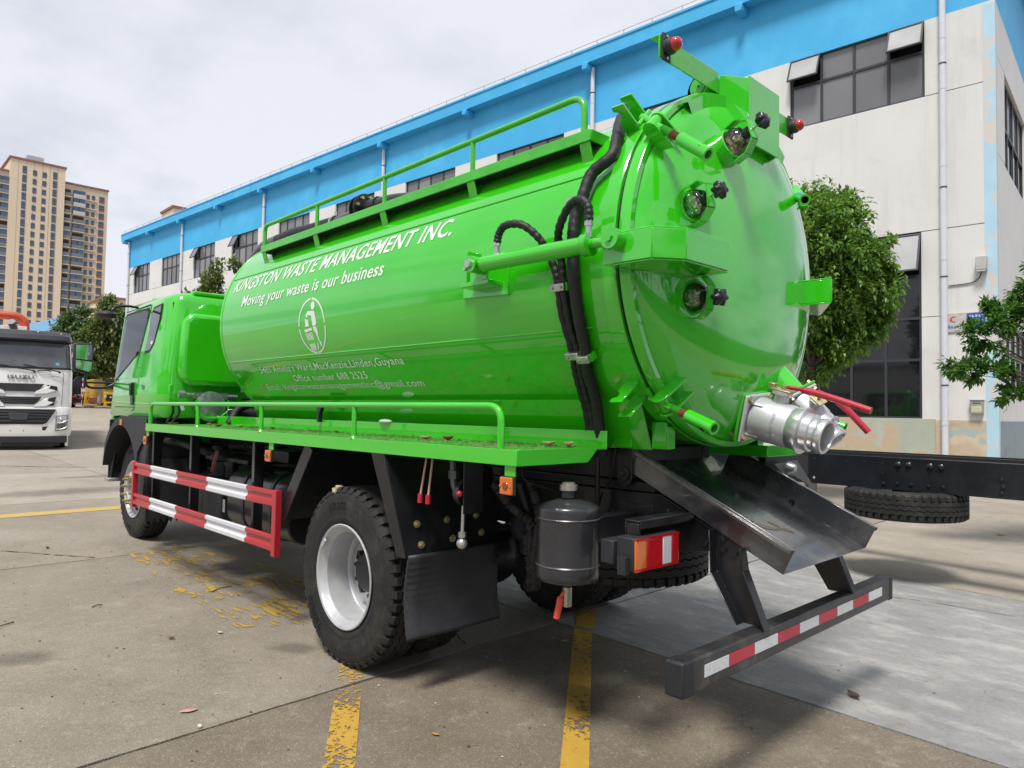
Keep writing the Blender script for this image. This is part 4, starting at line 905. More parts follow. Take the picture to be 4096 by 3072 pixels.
# ------------------------------------------------------------------ side platform with hand rail
PY, PX0, PX1 = 1.2, -1.465, 3.42
MB().bx(PX0+.006, PX1, .60, PY-.006, 1.283, 1.288).build('platform_floor', DECK, tr)
m = MB(); m.bx(PX0, PX1, PY-.006, PY, 1.226, 1.296); m.px([(.655, 1.296), (1.1935, 1.296), (1.1935, 1.226), (.735, 1.226)], PX0, PX0+.006); m.bx(PX1-.004, PX1, .60, PY-.007, 1.235, 1.282); m.build('platform_edge', GREEN, tr, bev=.003)
MB().bx(PX0, 3.44, .592, .598, 1.284, 1.372).build('platform_kickplate', GREEN, tr, bev=.003)
rl = [V((-1.35, 1.185, 1.296)), V((-1.35, 1.185, 1.40))]+arc_pts((-1.35, 1.185, 1.41), (-1.35, 1.185, 1.481), (-1.27, 1.185, 1.481))+[V((1, 1.185, 1.479))]+arc_pts((3.24, 1.185, 1.477), (3.335, 1.185, 1.477), (3.335, 1.185, 1.41))+[V((3.335, 1.185, 1.296))]
MB().tube(rl, .0165, 12).build('platform_rail', GREEN, tr, ang=60)
for x in (2.185, 1.03, -.15): MB().cyl((x, 1.185, 1.29), (x, 1.185, 1.47), .0145, seg=12).lathe([(.0145, .012), (.022, .0)], (x, 1.185, 1.296), (0, 0, 1), 12).build('rail_post', GREEN, tr)
for x in (3.44, 2.49, 1.28):
    m = MB(); m.bx(x-.018, x+.018, 1.05, 1.12, .515, 1.282); m.build('guard_post', BLACK, tr, bev=.003); MB().bx(x-.0185, x+.0185, 1.1201, 1.1225, .93, 1.225).build('post_face', pm('lit grey face', (.085, .082, .08), .5, 0, .3, 12), tr)  # outer post faces painted paler, standing in for light on that side
# red and white side guard: two ribbed rails, each in five painted lengths
gp = [(1.196, 0), (1.204, .006), (1.204, .028), (1.193, .036), (1.190, .055), (1.193, .066), (1.206, .074), (1.206, .098), (1.196, .106), (1.184, .106), (1.184, 0)]
for z0 in (.815, .528):
    for k, (x0, x1) in enumerate(((3.70, 3.23), (3.23, 2.574), (2.574, 1.918), (1.918, 1.198), (1.198, .79))):
        MB().prism(gp, lambda u, w, a: (a, u, z0+.106-w), x1, x0).build('guard_rail', RED if k % 2 == 0 else WHITE, tr, ang=25)
for x0, x1 in ((.735, .79), (3.70, 3.752)): MB().bx(x0, x1, 1.165, 1.209, .50, .925).build('guard_end', RED, tr, bev=.004)
for x in (3.44, 2.49, 1.28):
    for z in (.868, .581): MB().bx(x-.018, x+.018, 1.12, 1.19, z-.02, z+.02).build('guard_bracket', BLACK, tr)
# amber side lamps
def sidelamp(x, z1=1.226):
    MB().bx(x-.032, x+.032, 1.180, 1.186, z1-.045, z1).build('lamp_tab', GREEN, tr)
    l = MB().bx(x-.04, x+.04, 1.1865, 1.20, z1-.125, z1-.045).build('side_lamp', PLAST, tr, bev=.003)
    MB().bx(x-.037, x+.037, 1.2001, 1.212, z1-.122, z1-.048).build('lens', AMBER, l, bev=.004)
    for d in (-.03, .03): MB().cyl((x+d, 1.212, z1-.085), (x+d, 1.2155, z1-.085), .005, seg=8).build('screw', ZINC, l)
    MB().lathe([(.018, 0), (.015, .004), (0, .005)], (x, 1.212, z1-.085), (0, 1, 0), 14).build('reflector', flat('dark amber', (.30, .05, .004), .2) if 'dark amber' not in bpy.data.materials else bpy.data.materials['dark amber'], l)
for x in (-1.41, .87, 3.40): sidelamp(x)
# ------------------------------------------------------------------ rear mudguard and flap
m = MB(); m.px([(1.2, 1.226), (.42, 1.15), (.42, .71), (1.15, .705)], -.006, 0)
def slant(y, z): return (-.47-.14*(1.226-z)/.52, y, z)
m = MB(); q = [slant(1.19, 1.226), slant(.45, 1.17), slant(.49, .70), slant(1.145, .705)]; n_ = V((.006, 0, 0))
m.add([V(p) for p in q]+[V(p)+n_ for p in q], [(0, 1, 2, 3), (7, 6, 5, 4), (0, 4, 5, 1), (1, 5, 6, 2), (2, 6, 7, 3), (3, 7, 4, 0)])
mg = m.build('mudguard', BLACK, tr, bev=.002)
e_ = [V((-.35, 1.2, 1.226)), V((-.47, 1.2, 1.226)), V((-.62, 1.152, .70)), V((-.55, 1.16, .70))]
MB().add([p for p in e_]+[p+V((0, -.006, 0)) for p in e_], [(0, 1, 2, 3), (7, 6, 5, 4), (0, 4, 5, 1), (1, 5, 6, 2), (2, 6, 7, 3), (3, 7, 4, 0)]).build('mudguard_edge', BLACK, tr, bev=.002)
for y, z0, z1 in ((.93, 1.20, .93), (.60, 1.18, .93)): MB().beam(V(slant(y-.02, z0))-V((.012, 0, 0)), V(slant(y+.03, z1))-V((.012, 0, 0)), .045, .02, (1, 0, 0)).build('mudguard_rib', BLACK, tr)
for y, z in ((1.05, .86), (.85, .865), (.64, .87), (1.04, .755), (.83, .765), (.62, .775)):
    p = V(slant(y, z)); MB().cyl(p, p+V((-.005, 0, 0)), .02, seg=16).cyl(p+V((-.005, 0, 0)), p+V((-.018, 0, 0)), .012, seg=6).build('bolt', BRASS, mg)
FLAP = pm('ribbed rubber flap', (.026, .028, .034), .55, 0, .2, 8, .15, 60, dirt=(.05, .05, .052), dscale=4, dthr=(.5, .85))
m = MB(); n = 24; vs = []; fs = []
for i in range(n+1):
    z = .715-.43*i/n; xo = -.625+.03*sin(pi*i/n)-.006*(i % 2)
    for j in range(9): y = .50+.64*j/8; vs.append((xo-.012*sin(pi*j/8), y, z))
for i in range(n):
    for j in range(8): fs.append((i*9+j, i*9+j+1, (i+1)*9+j+1, (i+1)*9+j))
m.add(vs, fs); o = m.build('mud_flap', FLAP, tr, fix=False, ang=180); so_ = o.modifiers.new('t', 'SOLIDIFY'); so_.thickness = .012; so_.offset = 0
m = MB(); m.beam((.43, 1.12, 1.226), (.80, 1.13, .70), .10, .05, (0, 1, 0)); m.build('mudguard_strut', BLACK, tr, bev=.004)
m = MB(); m.px([(1.1, 1.21), (.5, 1.21), (.5, .72), (1.08, .72)], .80, .806); vs = [V((.44, 1.13, 1.20)), V((.80, 1.1, .72)), V((.80, .5, .72)), V((.44, .5, 1.20)), V((-.46, .5, 1.215)), V((-.46, 1.17, 1.215))]
m = MB(); m.add(vs, [(0, 1, 2, 3), (0, 3, 4, 5)]); m.build('wheel_arch', DKGREY, tr, fix=False)
m = MB(); m.add([vs[0], vs[1], vs[2], vs[3]], [(0, 1, 2, 3)])
# levers, gauge valve and hoses under the platform end
for x, xe in ((-.71, -.69), (-.76, -.755)):
    MB().cyl((x, 1.1, 1.226), (xe, 1.12, 1.03), .0055, seg=8).build('control_rod', WOOD, tr); MB().cyl((xe, 1.12, 1.035), (xe-.001, 1.122, .99), .014, seg=12).build('rod_grip', REDH, tr)
m = MB(); m.tube(spline([(-.86, 1.05, 1.22), (-.865, 1.05, 1.12), (-.885, 1.05, 1.07), (-.95, 1.05, 1.055)], 6), .017, 10); m.cyl((-.865, 1.05, 1.12), (-.865, 1.05, 1.16), .026, seg=6); m.build('valve_elbow', pm('dull pipe fitting', (.14, .15, .15), .4, .6), tr, ang=50)
m = MB(); m.cyl((-.95, 1.05, 1.06), (-1.0, 1.06, 1.06), .065, seg=28); m.build('gauge_valve', KNOB, tr); m = MB(); m.bx(-1.03, -1.025, 1.0, 1.12, .97, 1.226); m.build('valve_bracket', BLACK, tr)
MB().ball((-1.01, 1.13, 1.065), .016).cyl((-1.01, 1.13, 1.065), (-1.01, 1.09, 1.065), .008).build('drain_button', REDH, tr)
m = MB(); m.cyl((-.97, 1.07, 1.0), (-.97, 1.075, .84), .009); m.ball((-.97, 1.076, .82), .028, 10, 6); m.cyl((-.97, 1.075, .85), (-.97, 1.075, .875), .02, seg=8); m.build('drain_handle', ZINC, tr, ang=40)
for k, p in enumerate(([(-1.15, .8, 1.12), (-1.2, .78, .95), (-1.19, .8, .75), (-1.12, .72, .6), (-.95, .6, .55)], [(-1.08, .8, 1.1), (-1.14, .78, .9), (-1.13, .76, .72), (-1.05, .68, .58), (-.9, .55, .52)], [(-1.0, .9, 1.1), (-1.1, .85, .98), (-1.16, .75, .9), (-1.05, .6, .8)])):
    P = spline(p, 14); MB().tube(P, .026, 10, True, lambda t: .026+.005*sin(t*150)).build('corrugated_hose', HOSE, tr, ang=60)
for p in ([(-1.2, .9, 1.226), (-1.17, .85, 1.13), (-1.3, .7, 1.05), (-1.4, .6, .9)], [(-1.42, .47, 1.28), (-1.4, .48, 1.15), (-1.37, .48, 1.08)], [(-1.06, .46, 1.1), (-1.1, .47, .98), (-1.2, .5, .93), (-1.3, .49, .95), (-1.34, .47, 1.06)]): MB().tube(spline(p, 8), .0065, 6).build('cable', HOSE, tr, ang=60)
m = MB(); m.cyl((-1.33, .5, .72), (-1.33, .5, 1.29), .012); m.bx(-1.36, -1.30, .455, .55, 1.262, 1.275); m.cyl((-1.33, .5, 1.275), (-1.33, .5, 1.31), .02, seg=6); m.build('clamp_rod', BLACK, tr)
m = MB(); m.lathe([(0, .05), (.07, .05), (.085, .02), (.085, -.05), (.06, -.08)], (-.95, .62, .86), (-.7, .5, .2), 20); m.lathe([(.08, 0), (.08, .1), (.05, .13)], (-1.0, .6, .72), (0, 0, 1), 16); m.build('brake_chamber', DKGREY, tr, ang=40)
# water separator tank hanging at the rear
wt = V((-1.47, .875, 0)); m = MB()
m.lathe([(0, 1.072), (.05, 1.068), (.10, 1.056), (.13, 1.043), (.140, 1.034), (.142, 1.024), (.142, .99), (.141, .984), (.141, .785), (.142, .778), (.142, .735), (.139, .722), (.125, .710), (.08, .701), (0, .698)], wt, (0, 0, 1), 48)
WT = pm('dark grey enamel', (.028, .029, .034), .28, .1, .2, 5, .06, 20, .3, dirt=(.06, .06, .062), dscale=4, dthr=(.5, .9))
sep_ = m.build('separator_tank', WT, tr, ang=50)
WLD = pm('weld grey', (.10, .10, .105), .35, .4, .3, 60)
for z in (.987, .781): MB().lathe([(.1412, -.005), (.145, 0), (.1412, .005)], wt+V((0, 0, z)), (0, 0, 1), 48).build('weld_seam', WLD, sep_)
MB().cyl(wt+V((0, 0, 1.075)), wt+V((0, 0, 1.11)), .034).build('filler_neck', BLACK, sep_); m = MB(); m.cyl(wt+V((0, 0, 1.108)), wt+V((0, 0, 1.132)), .040, seg=24); m.cyl(wt+V((0, 0, 1.132)), wt+V((0, 0, 1.142)), .03, seg=24); m.build('filler_cap', pm('nickel cap', (.42, .41, .36), .35, .8, .15, 20), sep_)
MB().cyl(wt+V((0, 0, .70)), wt+V((0, 0, .66)), .016).build('drain_pipe', BLACK, sep_); MB().cyl(wt+V((0, 0, .675)), wt+V((0, 0, .59)), .021, seg=8).build('drain_valve', pm('nickel valve', (.48, .46, .42), .3, .85), sep_)
MB().tube(spline([wt+V((.0, .02, .66)), wt+V((.012, .03, .63)), wt+V((.015, .035, .60)), wt+V((.022, .045, .54))], 5), .013, 8, True, lambda t: .007+.008*(t > .3)).build('valve_handle', ORNGH, sep_, ang=60)
m = MB(); m.bx(-1.53, -1.45, .437, .735, .86, .98); m.bx(-1.535, -1.445, .728, .74, .83, .985); m.build('tank_bracket', BLACK, tr, bev=.004); MB().bx(-1.62, -1.42, .43, .437, .80, 1.02).build('tank_bracket_plate', BLACK, tr, bev=.002)
# rear lamp on its channel bracket
m = MB(); m.bx(-1.84, -1.76, .435, .845, 1.0, 1.012); m.bx(-1.845, -1.837, .435, .845, .975, 1.014); m.bx(-1.77, -1.762, .435, .845, .93, .999); m.bx(-1.836, -1.771, .83, .845, .945, .999); m.build('lamp_bracket', BLACK, tr, bev=.004)
m = MB(); m.bx(-1.86, -1.77, .597, .912, .81, .948); m.bx(-1.769, -1.70, .72, .93, .83, .93); tl = m.build('tail_lamp', PLAST, tr, bev=.006)
for y0, y1, mt, nm in ((.840, .910, AMBER, 'amber'), (.722, .838, LENSR, 'red'), (.657, .720, LENSW, 'clear'), (.60, .655, LENSR, 'red')): MB().bx(-1.872, -1.8602, y0, y1, .82, .938).build('lens', mt, tl, bev=.003)
m = MB()
for (y0, y1, z0, z1) in ((.6, .91, .812, .8195), (.6, .91, .9385, .946)): m.bx(-1.873, -1.8605, y0, y1, z0, z1)
m.build('lens_border', LENSR, tl)
for y in (.915, .93): MB().bx(-1.84, -1.80, y, y+.012, .80, .87).build('lamp_clip', PLAST, tl)
# discharge chute
CH = [(-1.42, 1.212), (-2.27, .812)]
def chx(t, y, h): 
    a, b = V((CH[0][0], 0, CH[0][1])), V((CH[1][0], 0, CH[1][1])); d = (b-a).normalized(); n = V((d.z, 0, -d.x)); n = n if n.z > 0 else -n
    return a.lerp(b, t)+n*h+V((0, y, 0))
m = MB()
def chplate(y0, y1, h0, h1, t0=0, t1=1): m.add([chx(t, y, h) for t in (t0, t1) for y in (y0, y1) for h in (h0, h1)], [(0, 1, 3, 2), (4, 6, 7, 5), (0, 4, 5, 1), (2, 3, 7, 6), (0, 2, 6, 4), (1, 5, 7, 3)])
chplate(-.445, .445, -.005, 0, -.02, 1); m.build('chute_floor', CHUTE, tr)
for s in (1, -1):
    m = MB(); a, b = sorted((.4455*s, .4505*s)); chplate(a, b, -.005, .115, .09); a, b = sorted((.4205*s, .4505*s)) if False else sorted((.451*s, .478*s)); chplate(a, b, .110, .115, .09); a, b = sorted((.473*s, .478*s)); chplate(a, b, .092, .1095, .09); m.build('chute_side', CHUTE, tr, bev=.003)
m = MB(); m.tube(spline([chx(.62, .1, .004), chx(.66, .12, .006), chx(.72, .06, .005), chx(.74, -.03, .005), chx(.78, -.06, .004)], 6), .0022, 5); m.tube([chx(.66, .0, .004), chx(.72, -.02, .004)], .002, 5); o = m.build('dry_straw', flat('straw', (.18, .13, .06), .8)); tag(o, 'thin dry straws lying on the black chute floor', 'straw', kind='stuff')
# rear posts and under-run bar
for s in (1, -1):
    P = [(-1.955, .955), (-2.10, .895), (-2.115, .80), (-2.21, .572), (-2.09, .572), (-1.965, .77)]
    y0, y1 = sorted((.436*s, .442*s)); m = MB(); m.py(P, y0, y1)
    y2, y3 = sorted((.385*s, .4355*s)) if s < 0 else sorted((.4425*s, .495*s))
    y2, y3 = sorted((.442*s+.0005*s, .497*s))
    for (a, b) in ((P[1], P[2]), (P[2], P[3]), (P[0], P[5]), (P[5], P[4])):
        A = V((a[0], (y2+y3)/2, a[1])); B = V((b[0], (y2+y3)/2, b[1])); m.beam(A, B, y3-y2, .006, (1, 0, .3))
    po = m.build('bumper_post', BLACK, tr, bev=.003)
    for (x, z) in ((-1.998, .918), (-1.998, .872), (-2.05, .86)): MB().cyl((x, y1 if s > 0 else y0, z), (x, (y1+.012) if s > 0 else (y0-.012), z), .013, seg=6).cyl((x, y1 if s > 0 else y0, z), (x, (y1+.004) if s > 0 else (y0-.004), z), .018).build('bolt', BLACK, po)
BUMP = pm('bumper black', (.026, .026, .028), .38, 0, .15, 5, .1, 60, .1, dirt=(.12, .105, .09), dscale=7, dthr=(.53, .8))
bp_ = MB().bx(-2.20, -2.125, -1.035, 1.075, .448, .571).build('rear_bumper', BUMP, tr, bev=.01, seg=3)
for a, b in ((1.0, 1.08), (-1.04, -.985)): MB().bx(-2.203, -2.122, a, b, .445, .574).build('bumper_end', PLAST, bp_, bev=.01, seg=3)
MB().cyl((-2.165, 1.045, .574), (-2.165, 1.045, .578), .014).build('end_plug', PLAST, bp_)
y = .935
for k, wd in enumerate((.175, .20, .20, .205, .20, .205, .195, .205, .19)):
    MB().bx(-2.2022, -2.2003, y-wd+.0005, y-.0005, .492, .537).build('reflective_tape', TAPEW if k % 2 == 0 else TAPER, bp_); y -= wd*1.02
# far side: platform stub, outlet support and lamp plate
MB().bx(-1.62, -1.60, -1.0, -.5, 1.22, 1.29).bx(-1.80, -1.5, -.72, -.36, 1.235, 1.297).build('far_platform_end', GREEN, tr, bev=.004); MB().cyl((-1.66, -.5, 1.297), (-1.66, -.5, 1.35), .014).build('support_stud', GREEN, tr)
MB().bx(-1.45, 2.2, -1.2, -.6, 1.225, 1.29).build('far_platform', GREEN, tr, bev=.004)
MB().bx(-1.72, -1.68, -1.05, -.5, 1.10, 1.225).build('far_bracket', BLACK, tr); 
m = MB(); P = [(-.53, 1.17), (-.72, 1.20), (-1.0, .99), (-.99, .97), (-.92, .99), (-.60, 1.10)]; m.px([(-.44, 1.195), (-.72, 1.205), (-1.02, .99), (-1.0, .97), (-.92, .985), (-.86, 1.06), (-.70, 1.12), (-.58, 1.13)], -1.80, -1.79); m.build('lamp_plate', pm('bare steel grey', (.11, .115, .125), .4, .2), tr)
MB().lathe([(0, .05), (.02, .045), (.035, .01), (.036, 0)], (-1.80, -.60, 1.17), (-1, 0, 0), 18).build('plate_lamp', ZINC, tr, ang=50)
# hoses along the rear of the tank with clamps
hb = [tk(-1.44, 62, .93), tk(-1.53, 48, .905), tk(-1.60, 37, .90), tk(-1.635, 28.5, .908), tk(-1.555, 23.2, .913), tk(-1.529, 16, .908), tk(-1.503, 10, .905), tk(-1.501, 3, .905), tk(-1.505, -6, .905), tk(-1.503, -17.5, .905), tk(-1.487, -29.5, .905), tk(-1.455, -36, .907), tk(-1.43, -44, .91), V((-1.41, .60, 1.45)), V((-1.40, .55, 1.25))]
P = spline(hb, 10); MB().tube(P, .028, 14, True, lambda t: .028+.001*sin(t*240)).build('hydraulic_hose', HOSE, tr, ang=60)
def spiral_hose(P, r=.0165):
    P = spline(P, 16); n = len(P)*.9; return MB().tube(P, r, 10, True, lambda t: r+.0035*abs(sin(t*n*.55))).build('hydraulic_hose', HOSE, tr, ang=60)
spiral_hose([V((-1.10, 1.0, 2.27)), V((-1.115, 1.0, 2.315)), V((-1.16, 1.0, 2.345)), V((-1.25, .985, 2.335)), V((-1.315, .95, 2.28)), tk(-1.347, 2, .915), tk(-1.386, -4, .90), tk(-1.401, -9, .897), tk(-1.398, -17, .897), tk(-1.40, -29, .897), tk(-1.373, -36.5, .90), tk(-1.35, -44, .91), V((-1.34, .60, 1.45)), V((-1.33, .55, 1.25))])
spiral_hose([V((-1.675, 1.0, 2.27)), V((-1.672, 1.0, 2.33)), V((-1.63, 1.0, 2.372)), V((-1.56, .99, 2.366)), V((-1.48, .965, 2.30)), tk(-1.43, 3.5, .925), tk(-1.435, -3, .905), tk(-1.432, -9, .90), tk(-1.431, -21, .897), tk(-1.437, -29, .897), tk(-1.405, -36.5, .90), tk(-1.38, -44, .91), V((-1.37, .60, 1.45)), V((-1.36, .55, 1.25))])
for x, z0 in ((-1.10, 2.205), (-1.675, 2.20)):
    m = MB(); m.cyl((x, 1.0, z0), (x, 1.0, z0+.02), .019, seg=6); m.cyl((x, 1.0, z0+.02), (x, 1.0, z0+.05), .013); m.cyl((x, 1.0, z0+.05), (x, 1.0, z0+.075), .018, seg=6); m.build('hose_fitting', ZINC, tr)
def clampb(x, ang, w, r=.94):
    c = tk(x, ang, r); n_ = V((0, cos(R(ang)), sin(R(ang)))); t_ = V((0, -sin(R(ang)), cos(R(ang))))
    m = MB(); m.obox(c, (w/2, 0, 0), t_*.018, n_*.012); o = m.build('hose_clamp', ZINC, tr, bev=.004); MB().obox(c-n_*.03, (w/2+.004, 0, 0), t_*.018, n_*.022).build('clamp_base', GREEN, o)
    for d in (-.3, .3): MB().cyl(c+V((w*d, 0, 0))+n_*.012, c+V((w*d, 0, 0))+n_*.02, .008, seg=6).build('bolt', ZINC, o)
clampb(-1.51, 14, .085, .935); clampb(-1.417, -9.7, .085, .92); clampb(-1.415, -30.2, .08, .92); clampb(-1.485, -31, .07, .935)
# ------------------------------------------------------------------ cab of the green truck
def ys(z): return 1.08 if z < 1.72 else 1.08-.075*(z-1.72)/.76
def xf(z): return 5.26 if z < 1.34 else (5.26-.12*(z-1.34)/.4 if z < 1.74 else 5.14-.08*(z-1.74)/.74)
lv = []
for z, ins, xr in ((1.345, .012, 3.44), (1.36, 0, 3.43), (1.60, 0, 3.43), (1.74, 0, 3.43), (2.1, 0, 3.43), (2.44, 0, 3.435), (2.50, .012, 3.45), (2.535, .04, 3.47), (2.556, .09, 3.52), (2.57, .17, 3.60), (2.575, .35, 3.8)):
    w = ys(min(z, 2.48))-ins; f = xf(min(z, 2.48))-{2.50: .04, 2.535: .14, 2.556: .26, 2.57: .42, 2.575: .6}.get(z, ins)
    half = [(xr, 0), (xr, w-.13), (xr+.012, w-.085), (xr+.05, w-.05), (xr+.16, w-.018), (xr+.29, w-.003), (xr+.34, w), (min(4.06, f-.6), w), (f-.22, w-.002), (f-.14, w-.018), (f-.075, w-.065), (f-.03, w-.17), (f-.01, w-.42), (f, 0)]
    lv.append((z, half+[(x, -y) for x, y in half[-2:0:-1]]))
m = MB(); n = len(lv[0][1])
hole = lambda i, k: 1.73 < lv[i][0] and lv[i+1][0] < 2.45 and (k in (7, n-8) or 10 <= k <= 15)
m.add([(x, y, z) for z, o in lv for x, y in o], [(i*n+k, i*n+(k+1) % n, (i+1)*n+(k+1) % n, (i+1)*n+k) for i in range(len(lv)-1) for k in range(n) if not hole(i, k)]+[[(len(lv)-1)*n+k for k in range(n)]])
cab = m.build('cab', GREEN, tr, ang=45)
MB().add([(x, y, z) for z, o in lv for x, y in o], [(i*n+k, i*n+(k+1) % n, (i+1)*n+(k+1) % n, (i+1)*n+k) for i in range(len(lv)-1) for k in range(10, 16) if hole(i, k)]).build('windscreen', TINT, cab, ang=60); cab['label'] = 'green cab with sleeper window and black fender'
m = MB()
for y0, y1 in ((-.93, .93),):
    P = [(-.93, 1.70), (-.86, 1.655), (.86, 1.655), (.93, 1.70), (.955, 1.80), (.93, 2.26), (.86, 2.345), (-.86, 2.345), (-.93, 2.26), (-.955, 1.8)]
    m.px(P, 3.30, 3.425)
m.build('rear_panel', GREEN, cab, bev=.05, seg=4)
m = MB()
for y in (.33, -.33): m.px([(y-.10, 1.70), (y+.10, 1.70), (y+.08, 2.0), (y-.08, 2.0)], 3.293, 3.2995)
m.build('pressed_rib', GREEN, cab, bev=.003)
m = MB()
for k in range(3): m.bx(3.55, 4.4, -.7+.5*k, -.4+.5*k, 2.572, 2.592)
m.bx(3.46, 3.56, -.8, .8, 2.54, 2.575); m.build('roof_rib', GREEN, cab, bev=.012)
MB().bx(3.435, 3.47, -1.0, 1.0, 1.50, 1.66).build('cab_sill', GREEN, cab, bev=.006)
MB().bx(5.07, 5.23, -1.05, 1.05, .70, 1.343).build('front_panel', GREEN, cab, bev=.05, seg=4)
INN = flat('shadow gap', (.006, .03, .005), .8)
def side(poly, off, name, mat, parent, th=.004, s=1):
    def f(p, t): return V((p[0], s*(ys(p[1])+t), p[1]))
    k = len(poly); return MB().add([f(p, off) for p in poly]+[f(p, off+th) for p in poly], [list(range(k))[::-1], list(range(k, 2*k))]+[(i, (i+1) % k, k+(i+1) % k, k+i) for i in range(k)]).build(name, mat, parent)
DW = [(4.845, 2.39), (4.79, 2.42), (4.10, 2.425), (4.062, 2.385), (4.195, 1.985), (4.34, 1.955), (4.86, 1.735), (4.875, 1.755)]
def grow(P, d):
    cx = sum(p[0] for p in P)/len(P); cz = sum(p[1] for p in P)/len(P); return [(cx+(x-cx)*(1+d), cz+(z-cz)*(1+d*1.15)) for x, z in P]
QW = [(3.985, 2.345), (3.92, 2.415), (3.70, 2.43), (3.70, 2.30), (3.775, 2.07), (3.865, 2.005), (4.015, 1.998), (3.965, 2.2)]
for s in (1, -1):
    og = grow(DW, .075); k = len(DW)
    def q3(p, t): return V((p[0], s*(ys(p[1])+t), p[1]))
    MB().add([q3(p, .002) for p in og]+[q3(p, .002) for p in DW]+[q3(p, -.02) for p in DW], [(i, (i+1) % k, k+(i+1) % k, k+i) for i in range(k)]+[(k+i, k+(i+1) % k, 2*k+(i+1) % k, 2*k+i) for i in range(k)]).build('window_frame', PLAST, cab)
    rect = [(4.90, 2.445), (4.72, 2.445), (4.05, 2.445), (4.05, 2.30), (4.05, 1.735), (4.30, 1.735), (4.92, 1.735), (4.925, 1.76)]
    MB().add([q3(p, .0006) for p in rect]+[q3(p, .0006) for p in og], [(i, (i+1) % k, k+(i+1) % k, k+i) for i in range(k)]).build('door_panel', GREEN, cab)
    side(DW, .0035, 'window_glass', TINT, cab, .003, s)
    side(grow(QW, .10), -.004, 'window_frame', PLAST, cab, .006, s); side(QW, .0025, 'window_glass', GLASSD, cab, .003, s)
    dl = [(4.84, 2.465), (4.04, 2.475), (4.01, 2.44), (4.06, 2.3), (4.20, 1.9), (4.21, 1.42), (4.28, 1.40)]
    MB().tube([V((x, s*(ys(z)+.0005), z)) for x, z in dl], .0045, 5).build('door_gap', INN, cab)
    MB().tube([V((x, s*(ys(z)+.0005), z)) for x, z in ((4.20, 1.44), (4.9, 1.44))], .003, 5).build('door_gap', INN, cab)
    MB().tube([V((x, s*(ys(z)+.0005), z)) for x, z in ((3.74, 1.475), (4.85, 1.495))], .005, 5).build('body_line', GREEN, cab)
    a, b = sorted((1.0815*s, 1.094*s)); MB().py([(4.31, 1.69), (4.225, 1.695), (4.215, 1.465), (4.30, 1.46), (4.325, 1.6)], a, b).build('door_handle', KNOB, cab, bev=.006)
    a, b = sorted((1.0945*s, 1.112*s)); MB().py([(4.30, 1.68), (4.24, 1.685), (4.24, 1.56), (4.28, 1.56)], a, b).build('handle_grip', PLAST, cab, bev=.005)
v, f = text2d('7 47', .052, 1, .1, .03); MB().add([V((3.985-x, ys(1.6)+.002, 1.615+y)) for x, y in v], f).build('badge', flat('badge dark', (.05, .05, .055), .3, .6), cab, fix=False)
MB().bx(3.93, 4.0, 1.081, 1.0825, 1.655, 1.66).build('trim_line', INN, cab)
SEAT = flat('seat cloth', (.07, .07, .075), .8); TANF = flat('tan cover', (.50, .25, .08), .7)
for y in (.55, -.55):
    MB().bx(4.0, 4.14, y-.27, y+.27, 1.45, 2.02).build('seat', SEAT, cab, bev=.04); MB().bx(4.02, 4.14, y-.15, y+.15, 2.04, 2.22).build('head_rest', TANF if y > 0 else SEAT, cab, bev=.04)
MB().bx(3.5, 3.52, -.97, .97, 1.4, 2.45).build('cab_lining', SEAT, cab); MB().bx(3.52, 4.9, -.97, .97, 1.40, 1.42).build('cab_floor', SEAT, cab); MB().bx(4.75, 4.98, -.9, .9, 1.5, 1.80).build('dashboard', SEAT, cab, bev=.04)
MB().lathe([(.20, -.012), (.215, 0), (.20, .012), (.188, 0), (.20, -.012)], (4.62, .5, 1.80), (-.5, 0, .85), 24).build('steering_wheel', SEAT, cab)
v = [(4.09, 2.07), (4.05, 2.07), (4.05, 2.045), (4.09, 2.045)]
side([(3.86, 2.09), (3.80, 2.09), (3.80, 2.06), (3.86, 2.06)], .006, 'window_sticker', LENSW, cab, .0006)
# fender, arch liner, side marker, splash panel and toothed flap
arc = [(4.47+.60*cos(R(a)), .655+.60*sin(R(a))) for a in range(165, 14, -10)]
outr = [(3.70, 1.02), (3.66, 1.335), (3.95, 1.345), (4.45, 1.345), (4.66, 1.30), (4.86, 1.20), (5.0, 1.05), (5.06, .82)]
n = len(arc); po = [outr[0], outr[1]]+[outr[2]]
m = MB(); poly = [(3.87, 1.0)]+[(3.62, 1.19), (3.62, 1.335), (3.95, 1.347), (4.45, 1.345), (4.66, 1.30), (4.86, 1.20), (5.0, 1.05), (5.06, .80)]+arc[::-1][:]
m.py(poly, .98, 1.135); m.build('fender', PLAST, cab, bev=.022, seg=3)
m = MB(); vs = []; 
for x, z in arc: vs += [(x, .975, z+.004), (x, .45, z+.004)]
m.add(vs, [(2*i, 2*i+1, 2*i+3, 2*i+2) for i in range(len(arc)-1)]); m.build('arch_liner', INT, cab, fix=False)
MB().bx(5.045, 5.066, .25, 1.075, .64, 1.30).build('arch_liner', INT, cab)
m = MB(); P = [(3.93, .56), (3.72, .56), (3.66, .80), (3.66, 1.185), (3.95, 1.18), (3.90, .95), (3.92, .72)]
m.py(P, .70, 1.115); m.build('splash_panel', PLAST, tr, bev=.02, seg=3)
m = MB(); zz = [(1.12, .95), (.66, .95)]+[(.66+.46*k/16, .345+(.055 if k % 2 else 0)) for k in range(17)]
m.px(zz, 3.60, 3.608); m.build('mud_flap', FLAP, tr)
fl_ = MB().obox((4.41, 1.14, 1.283), (.032, 0, 0), (0, .006, 0), (0, 0, .03)).build('side_marker', AMBER, cab, bev=.004)
